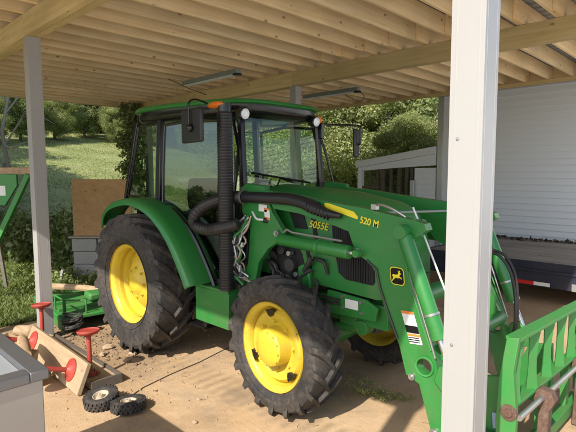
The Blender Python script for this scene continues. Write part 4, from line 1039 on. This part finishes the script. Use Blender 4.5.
# logs and bricks left of the benches
m = MB().path([(.30, -2.02, .35), (.05, -1.96, .33), (-.25, -1.88, .30), (-.42, -1.84, .28)], [.042, .055, .05, .036], 18).build('split_log', 'log'); tag(m, 'short pale log lying on the rubble beside the steel cabinet', 'log')
m = MB().path([(-1.30, -1.62, .10), (-1.05, -1.55, .13), (-.88, -1.60, .16)], [.06, .07, .05], 16).build('split_log', 'log'); tag(m, 'short dark log propped against the far end of the benches', 'log')
rb = []
for k, (x, y, z, s) in enumerate(((-.25, -1.95, .0, .12), (.10, -2.0, .0, .15), (-.05, -1.9, .14, .10), (-.9, -1.95, .0, .10), (-1.2, -1.85, 0, .11))):
    m = MB().box(-s, s, -s * .55, s * .55, 0, s * 1.1).xf(Matrix.Translation((x, y, z)) @ Matrix.Rotation(k * 1.3, 4, 'Z') @ Matrix.Rotation(.2, 4, 'X')).build('brick', 'red' if k in (3,) else 'stone', bevel=.015)
    tag(m, ['tan stone block under the split log', 'larger tan stone block nearest the steel cabinet', 'small stone block topping the rubble under the split log', 'red brick in the grass left of the benches', 'tan brick farthest from the steel cabinet'][k], 'brick', 'bricks and stones by the benches')
m = MB().bar((-2.3, -1.9, .10), (-.75, -1.95, .14), .05, .04).build('angle_iron', 'rust'); tag(m, 'long rusty bar lying in the grass left of the benches', 'metal bar')
# bricks, sticks and stones on the ground
stones = [(.10, -.95, .05, 'pale stone just left of the rear tyre'), (.22, -1.08, .04, 'small pale stone beside the bench leg shadow'), (1.43, -1.06, .022, 'small pebble on the concrete between the small wheels and the front tyre'),
          (1.72, -1.30, .025, 'small pebble on the concrete nearest the front tyre'), (-.25, -1.05, .06, 'largest pale stone in the dirt behind the benches'), (-.1, -1.18, .045, 'flat pale stone in the dirt behind the benches')]
for x, y, s, lb in stones:
    m = MB().ball((0, 0, 0), 1, 9, (1, .7, .55)); m.v = [tuple(c * s * (1 + .18 * math.sin(9 * p[0] + 5 * p[1] + 7 * p[2] + x * 9)) for c in p) for p in m.v]
    m.xf(Matrix.Translation((x, y, s * .35)) @ Matrix.Rotation(x * 7, 4, 'Z')); tag(m.build('stone', 'stone', ang=20), lb, 'stone', 'loose stones on the ground')
m = MB(); m.path([(1.02, -1.55, .006), (.89, -1.27, .006), (.82, -.95, .006), (.77, -.57, .006), (.68, -.2, .006), (.55, .4, .006), (.4, 1.2, .006)], .0035, 6)  # crack in the slab, modelled as a thin dark tube
tag(m.build('crack', 'dark_metal'), 'thin dark crack running across the concrete between the tractor wheels', 'crack')
# dirt clods and crumbs
def scatter(n, fx, fy, s0, s1, name, mat, label):
    vs = []; fs = []
    base = np.array([(1, 0, 0), (0, 1, 0), (-1, 0, 0), (0, -1, 0), (0, 0, .7), (0, 0, -.7)]); F = [(0, 1, 4), (1, 2, 4), (2, 3, 4), (3, 0, 4), (1, 0, 5), (2, 1, 5), (3, 2, 5), (0, 3, 5)]
    for i in range(n):
        x, y = fx(), fy(); s = s0 + (s1 - s0) * R.random() ** 4; a = R.uniform(0, 3)
        b = base * (1 + .35 * NR.normal(size=(6, 1))) * s; c, q = math.cos(a), math.sin(a)
        b = np.stack([b[:, 0] * c - b[:, 1] * q + x, b[:, 0] * q + b[:, 1] * c + y, b[:, 2] + hz(x, y) + s * .3], 1)
        fs += [tuple(k + len(vs) for k in f) for f in F]; vs += b.tolist()
    o = bpy.data.objects.new(name, raw(name, vs, fs, mat)); col.objects.link(o); tag(o, label, name.replace('_', ' '), kind='stuff')
scatter(2200, lambda: R.uniform(-2.2, 3.6), lambda: R.uniform(-2.6, 1.2), .003, .014, 'gravel', 'stone', 'fine gravel and dirt crumbs scattered over the concrete')
scatter(700, lambda: R.gauss(-.5, .6), lambda: R.gauss(-1.05, .22), .004, .022, 'dirt_clods', 'soil', 'dirt clods and wood chips around the benches')
scatter(400, lambda: R.gauss(-.4, .6), lambda: R.gauss(-1.05, .25), .004, .02, 'wood_chips', 'log', 'pale wood chips around the benches')

straw = MB()
for k in range(160):
    x, y = (R.uniform(-1.5, 3.2), R.uniform(-2.2, .6)) if k % 2 else (R.gauss(-.2, .8), R.gauss(-1.0, .35)); a = R.uniform(0, 6.28); l = R.uniform(.02, .07)
    straw.bar((x, y, .005), (x + l * math.cos(a), y + l * math.sin(a), .006 + R.uniform(0, .008)), .003, .002)
tag(straw.build('straw', 'log', smooth=False), 'bits of straw and twigs strewn over the concrete', 'straw', kind='stuff')
# red/green wooden frame left edge
sw = thing('swing_frame', 'wooden swing frame end with green metal bracket and white sticker, at the far left edge', 'swing frame', (-3.0, -1.3, 0))
o_ = V((0, 0, 0))
MB().bar((-3.9, -2.05, 1.93), (-2.72, -.82, 1.93), .09, .10).build('top_beam', 'log', sw, bevel=.004)
MB().prism([(-.16, 0), (.20, 0), (.20, -.16), (.02, -.44), (-.16, -.44)], -.02, .02).xf(Matrix.Translation((-3.02, -1.22, 1.88)) @ Matrix.Rotation(math.radians(46), 4, 'Z')).build('bracket', 'green_worn', sw, bevel=.004)
MB().box(-.06, .04, -.026, -.022, -.30, -.16).xf(Matrix.Translation((-3.02, -1.22, 1.88)) @ Matrix.Rotation(math.radians(46), 4, 'Z')).build('sticker', 'white', sw)
MB().bar((-2.80, -.95, 1.88), (-3.45, -1.65, .0), .08, .07).build('leg', 'green_worn', sw, bevel=.004)
MB().bar((-3.25, -1.35, 1.7), (-3.6, -1.1, .15), .05, .05).build('leg', 'grey_plank', sw, bevel=.004)
MB().bar((-3.3, -1.4, 1.88), (-4.0, -1.2, .0), .07, .07).build('leg', 'grey_plank', sw, bevel=.004)

m = MB().bar((-3.0, -.55, 0), (-2.88, -.50, .42), .05, .04).bar((-3.12, -.66, .12), (-2.8, -.42, .10), .05, .04); tag(m.build('stake', 'white_wrap'), 'short white stake in the grass just left of the left post', 'stake')
m = MB().path([(-4.6, -1.6, hz(-4.6, -1.6)), (-4.4, -1.5, .35), (-4.15, -1.4, .02)], .018, 6); tag(m.build('pipe', 'white'), 'bent thin white pipe in the grass at the far left', 'pipe')

# ================================================================== vegetation
def stuff_leaves(name, centres, radii, per, size, mat, label, kind=None, cat=None, flat=.8, group=None):
    v, f = leaf_cloud(centres, radii, per, size, flat)
    o = bpy.data.objects.new(name, raw(name, v, f, mat)); col.objects.link(o); return tag(o, label, cat or name.replace('_', ' '), group, kind)
# grass blades in the near left lawn
def blades(n, fx, fy, h0, h1, name, mat, label, w=.006):
    xs = np.array([fx() for _ in range(n)]); ys = np.array([fy() for _ in range(n)]); zs = height(xs, ys)
    h = h0 + (h1 - h0) * NR.rand(n); a = NR.rand(n) * 6.28; lx = NR.normal(size=n) * .4 * h; ly = NR.normal(size=n) * .4 * h
    dx, dy = np.cos(a) * w, np.sin(a) * w
    p0 = np.stack([xs - dx, ys - dy, zs - .01], 1); p1 = np.stack([xs + dx, ys + dy, zs - .01], 1)
    p2 = np.stack([xs + lx * .4 + dx * .7, ys + ly * .4 + dy * .7, zs + h * .6], 1); p3 = np.stack([xs + lx, ys + ly, zs + h], 1)
    v = np.stack([p0, p1, p2, p3], 1).reshape(-1, 3)
    o = bpy.data.objects.new(name, raw(name, v, np.arange(n * 4).reshape(-1, 4), mat)); col.objects.link(o); tag(o, label, 'grass', kind='stuff')
def gx_():
    return -1.9 - 9 * R.random() ** 1.6
blades(60000, gx_, lambda: R.uniform(-3.2, 1.0), .03, .10, 'grass', 'weed', 'short green grass beside the carport')
blades(90000, lambda: R.uniform(-26, -8), lambda: R.uniform(-4, 16), .015, .05, 'lawn_grass', 'weed', 'mown lawn rising behind the carport', .012)
stuff_leaves('weeds', [(-3.3 + R.uniform(-.9, .9), -.35 + R.uniform(-.45, .35), .05 + R.uniform(0, .28)) for _ in range(90)], [.16] * 90, 40, .030, 'weed', 'leafy green weeds around the mower and blocks', 'stuff')
def plant(x, y, r, h, n, mat, label, cat='weed', size=.008):
    cs = [(x + R.gauss(0, r), y + R.gauss(0, r * .6), R.uniform(.01, h)) for _ in range(n)]
    t = thing('weed_plant', label, cat, (x, y, 0), 'weeds growing through the concrete')
    v, f = leaf_cloud(cs, [.035] * n, 40, size)
    o = bpy.data.objects.new('leaves', raw('leaves', v, f, 'leaf_pale')); col.objects.link(o); place(o, (0, 0, 0), t)
    m = MB()
    for c in cs[:14]: m.path([(x + (c[0] - x) * .2, y + (c[1] - y) * .2, 0), c], .0025, 4)
    m.build('stem', 'leaf_stem' if 'leaf_stem' in M else 'weed', t)
plant(2.36, -.02, .08, .12, 22, 'weed', 'taller green weed growing between the front wheels')
plant(2.54, .02, .10, .05, 16, 'weed', 'low pale weed next to the loader arm')

GT = 'trees along the far edge of the lawn'; GR = 'sunlit trees beyond the carport on the right'
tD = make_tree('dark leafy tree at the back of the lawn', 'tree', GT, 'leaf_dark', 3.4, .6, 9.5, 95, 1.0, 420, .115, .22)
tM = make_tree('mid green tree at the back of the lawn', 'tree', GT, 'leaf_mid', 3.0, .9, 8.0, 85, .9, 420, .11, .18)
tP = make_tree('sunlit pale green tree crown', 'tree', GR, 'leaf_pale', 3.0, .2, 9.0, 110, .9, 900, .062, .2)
# left tree line: seen from the camera at (4.66,-3.31)
CAMX, CAMY = 4.657, -3.305
def pol(px, dist):      # ground position seen below a photo column at a distance
    xx = (px - 288) / 480; d = V((-.695 + xx * .719, .719 + xx * .695)); d = V((d.x, d.y, 0)).normalized() * dist
    return CAMX + d.x, CAMY + d.y
L_names = ['far left', 'second from the left', 'behind the left post', 'right of the left post', 'right of centre in the gap', 'nearest the cab', 'behind the cab', 'behind the cab roof']
first = {id(tD): True, id(tM): True, id(tP): True}
def use(t):
    if first[id(t)]: first[id(t)] = False; return t
    return copy_tree(t)
specs = [(-25, 44, tD, 1.1), (8, 45, tM, 1.1), (38, 44, tD, 1.05), (62, 46, tD, 1.1), (84, 44, tM, 1.1), (104, 46, tD, 1.15), (125, 44, tM, 1.1), (150, 45, tD, 1.1), (178, 43, tM, 1.15), (205, 42, tD, 1.1), (235, 27, tP, .95), (265, 26, tP, .9), (290, 24, tP, .9)]
wh = ['leftmost dark tree behind the swing frame', 'pale green tree above the swing frame', 'dark tree hidden in part by the left carport post', 'dark tree just right of the left carport post', 'mid green tree in the middle of the gap left of the cab', 'dark tree at the right end of the gap left of the cab',
      'mid green tree just behind the ivy post', 'dark tree seen through the cab rear quarter window', 'mid green tree seen through the cab door', 'dark tree behind the exhaust stack', 'sunlit tree seen through the left of the windshield', 'sunlit tree seen through the middle of the windshield', 'sunlit tree seen through the right of the windshield']
for k, (px, dd, t, s) in enumerate(specs):
    x, y = pol(px, dd); o = put(use(t), x, y, R.uniform(0, 6), s * R.uniform(.92, 1.1), label=wh[k]); o['group'] = GT
wh2 = ['tall tree in the second row, far left', 'tall tree in the second row behind the left post', 'tall tree in the second row above the lawn gap', 'tall tree in the second row above the cab rear', 'tall tree in the second row behind the exhaust stack', 'tall tree in the second row behind the windshield']
for k, px in enumerate((-10, 45, 95, 150, 215, 275)):
    x, y = pol(px, 56); put(use(tD if k % 2 else tM), x, y, R.uniform(0, 6), 1.45, label=wh2[k])
whr = ['sunlit bushy tree just right of the cab', 'sunlit bushy tree behind the left cab mirror', 'sunlit bushy tree above the stair wall', 'sunlit bushy tree beside the corner of the sided building', 'sunlit tree rising behind the stair wall balusters', 'tall sunlit tree behind the cab mirror, farther off', 'tall sunlit tree farther off near the building corner', 'sunlit bushy tree behind the sided building']
for k, (px, dd, s) in enumerate(((318, 21, .8), (352, 17.5, .75), (392, 17, .8), (447, 16.5, .62), (405, 13.5, .42), (345, 27, 1.2), (415, 26, 1.25), (470, 20, 1.0))):
    x, y = pol(px, dd); put(use(tP) if k not in (3,) else copy_tree(tM), x, y, R.uniform(0, 6), s, label=whr[k], dz=-.3)
# shade trees off to the left of the frame that dapple the lawn, and trees the windows mirror
whs = ['shade tree off to the left of the lawn, nearest the swing frame', 'shade tree left of the lawn, middle distance', 'shade tree left of the lawn, farthest up the slope', 'shade tree standing beyond the near end of the lawn', 'shade tree far up the slope']
for k, (x, y, s) in enumerate(((-10.0, -4.3, .92), (-14.0, -5.2, 1.08), (-19.0, -5.0, .95), (-17.5, -9.0, .7))):
    put(copy_tree(tM if k % 2 else tD), x, y, R.uniform(0, 6), s, label=whs[k])
for k, (x, y, s) in enumerate(((-24, -70, .35), (-36, -72, .42), (-48, -69, .38), (-60, -74, .45), (-30, -64, .28), (-70, -60, .4), (-54, -62, .3))):
    o = put(copy_tree(tM if k % 2 else tD), x, y, R.uniform(0, 6), s)
    o['label'] = 'far tree across the yard, mirrored in the cab door glass'; o['group'] = 'far trees mirrored in the cab glass'
    for c in o.children: pass
for k, (px, dd, s) in enumerate(((-12, 29, .36), (22, 30.5, .38), (55, 32, .36), (86, 34, .42), (119, 33.5, .36), (150, 34, .4), (190, 33, .4))):
    x, y = pol(px, dd); o = put(copy_tree(tP if k % 2 == 0 else tM), x, y, R.uniform(0, 6), s, label='bushy young tree at lawn edge, ' + ['far left behind the bare tree', 'left of the left carport post', 'just right of the left carport post', 'in the middle of the gap left of the cab', 'nearest the ivy in the gap left of the cab', 'behind the cab rear', 'behind the cab door'][k]); o['group'] = 'bushy young trees at the lawn edge'
for k, ang in enumerate(np.arange(34, 68, 2.6)):
    d = 12.5 + 2.5 * math.sin(k * 2.1); x, y = .9 - d * math.cos(math.radians(ang)), -.66 - d * math.sin(math.radians(ang))
    o = put(copy_tree(tD if k % 3 else tM), x, y, R.uniform(0, 6), .30, sz=.19 + .035 * math.sin(k * 1.7), dz=-.1)
    o['label'] = 'young bush out in the yard, mirrored in the cab door glass'; o['group'] = 'yard bushes mirrored in the cab glass'
for k, (px, dd, s) in enumerate(((-28, 36, .6), (2, 37, .62), (38, 36.5, .55), (72, 38, .62), (103, 37.5, .56), (135, 38.5, .62), (168, 37, .6), (48, 40.5, .7), (90, 41.5, .72), (120, 42, .7))):
    x, y = pol(px, dd); o = put(copy_tree(tD if k % 3 else tM), x, y, R.uniform(0, 6), s * 1.1, sz=s, dz=-.8 * s)
    o['label'] = 'low crowned tree filling the woods edge at the back of the lawn'; o['group'] = 'low crowned trees filling the woods edge'
# dark shrubs
def shrub(x, y, w, h, mat, label, per=90, n=26, size=.055, name='shrub'):
    t = thing(name, label, 'shrub', (x, y, hz(x, y)))
    cs = []; 
    while len(cs) < n:
        p = NR.uniform(-1, 1, 3)
        if np.linalg.norm(p) > 1: continue
        cs.append((x + p[0] * w, y + p[1] * w, hz(x, y) + h * .5 + p[2] * h * .5))
    v, f = leaf_cloud(cs, [.28] * n, per, size)
    o = bpy.data.objects.new('foliage', raw('foliage', v, f, mat)); col.objects.link(o); place(o, (0, 0, 0), t)
    m = MB()
    for c in cs[:9]: m.path([(x, y, hz(x, y) - .05), ((x + c[0]) / 2, (y + c[1]) / 2, c[2] * .6), c], [.02, .014, .005], 5)
    m.build('stem', 'bark', t)
shrub(-4.6, .35, .50, 1.15, 'leaf_dark', 'dark green shrub between the left post and the concrete blocks')
shrub(-6.2, .1, .6, 1.0, 'leaf_dark', 'shaded shrub behind the left post')
shrub(-6.6, -1.3, .8, .9, 'leaf_dark', 'low dark shrub at the foot of the swing frame', size=.05)
shrub(-10.5, -.3, 1.0, 2.6, 'leaf_mid', 'tall loose shrub behind the bare tree', size=.07, n=36)
# ivy on the far post
iv = thing('ivy_column', 'hanging ivy covering the carport post behind the cab', 'ivy', (-5.95, 2.55, 0))
cs = [(-6.0 + R.gauss(0, .16) - .14, 2.72 + R.gauss(0, .14) - .26, R.uniform(1.1, 3.5)) for _ in range(95)]
v, f = leaf_cloud(cs, [.16] * 95, 40, .055)
o = bpy.data.objects.new('foliage', raw('foliage', v, f, 'leaf_mid')); col.objects.link(o); place(o, (0, 0, 0), iv)
m = MB()
for k in range(6): m.path([(-6.0 + .1 * math.sin(k * 2 + z), 2.7 + .09 * math.cos(k + z * 2) - .1, z) for z in np.linspace(0, 3.3, 9)], .012, 5)
m.build('stem', 'bark', iv)
# bare pale tree at the left edge
bt = thing('bare_tree', 'leafless pale tree with spreading branches at the far left', 'tree', (*pol(9, 15.5), 0))
bx0, by0 = pol(9, 15.5); bz0 = hz(bx0, by0); m = MB()
Rr_ = V((.719, .695, 0))
def bpt(r, u, d=0): p = V((bx0, by0, bz0)) + Rr_ * r + V((-.695 * d, .719 * d, u)); return p
m.path([bpt(.05, -.2), bpt(0, 1.2), bpt(-.15, 2.4), bpt(.10, 3.4), bpt(.0, 4.8)], [.08, .065, .05, .035, .015], 8)
for pts in ([(-.1, 2.0), (.35, 2.7), (.75, 2.9), (1.2, 2.6)], [(-.15, 2.3), (-.6, 2.9), (-1.0, 3.0)], [(.0, 2.9), (.3, 3.6), (.55, 4.5)], [(0, 1.2), (-.5, 1.9), (-.9, 2.2)], [(.0, 3.2), (-.4, 3.9), (-.6, 4.7)], [(.1, 1.0), (.35, .5), (.55, -.1)], [(-.12, 2.1), (.2, 1.9), (.6, 2.1), (.9, 1.7)], [(-.05, 1.6), (-.35, 1.3), (-.75, 1.4)]):
    pp = smoothpath([bpt(r, u, R.uniform(-.4, .4) if i else 0) for i, (r, u) in enumerate(pts)], 4); m.path(pp, [.030 * (1 - .8 * i / len(pp)) for i in range(len(pp))], 6)
m.build('trunk', 'pale_bark', bt)

# ================================================================== light, world, camera
w = bpy.data.worlds.new('World'); sc.world = w; w.use_nodes = True; nt = w.node_tree; nt.nodes.clear()
sky = nt.nodes.new('ShaderNodeTexSky'); sky.sky_type = 'NISHITA'; sky.sun_disc = False
SD = V((-.27, 1.0, -.88))
el = math.atan2(.88, math.hypot(.27, 1)); sky.sun_elevation = el; sky.sun_rotation = math.atan2(.27, -1.0)
sky.air_density = 1.0; sky.dust_density = 1.5; sky.ozone_density = 1.0
bg = nt.nodes.new('ShaderNodeBackground'); bg.inputs[1].default_value = .13; wo = nt.nodes.new('ShaderNodeOutputWorld')
nt.links.new(sky.outputs[0], bg.inputs[0]); nt.links.new(bg.outputs[0], wo.inputs[0])
sl = bpy.data.lights.new('sun', 'SUN'); sl.energy = 3.75; sl.angle = math.radians(.55); sl.color = (1, .925, .81)
so = bpy.data.objects.new('sun', sl); col.objects.link(so); so.rotation_euler = SD.to_track_quat('-Z', 'Y').to_euler(); so.location = (0, -10, 12)

cam = bpy.data.cameras.new('camera'); co = bpy.data.objects.new('camera', cam); col.objects.link(co)
hd, pitch, roll = 2.341903649, .0888826709, .0027354860
rt = V((-math.cos(hd) * -1 * -1, 0, 0))
a_ = V((math.sin(hd), math.cos(hd))); l_ = V((-math.cos(hd), math.sin(hd)))
def fr(x, y, z): return V((x * a_.x + y * a_.y, x * l_.x + y * l_.y, z))
F = fr(0, math.cos(pitch), -math.sin(pitch)); U0 = fr(0, math.sin(pitch), math.cos(pitch)); R0 = fr(1, 0, 0)
Rv = R0 * math.cos(roll) - U0 * math.sin(roll); Uv = R0 * math.sin(roll) + U0 * math.cos(roll)
mt = Matrix(((Rv.x, Uv.x, -F.x, 4.65694869), (Rv.y, Uv.y, -F.y, -3.30533074), (Rv.z, Uv.z, -F.z, 1.88594176), (0, 0, 0, 1)))
co.matrix_world = mt; cam.sensor_width = 36; cam.lens = 480 / 576 * 36; cam.clip_end = 2000; cam.clip_start = .05
sc.camera = co
sc.view_settings.view_transform = 'Standard'; sc.view_settings.look = 'None'; sc.view_settings.exposure = .88; sc.view_settings.gamma = 1; sc.view_settings.use_curve_mapping = False
sc.render.engine = 'CYCLES'
c = sc.cycles; c.max_bounces = 10; c.diffuse_bounces = 5; c.glossy_bounces = 4; c.transparent_max_bounces = 24; c.transmission_bounces = 4
c.use_denoising = True; c.sample_clamp_indirect = 6
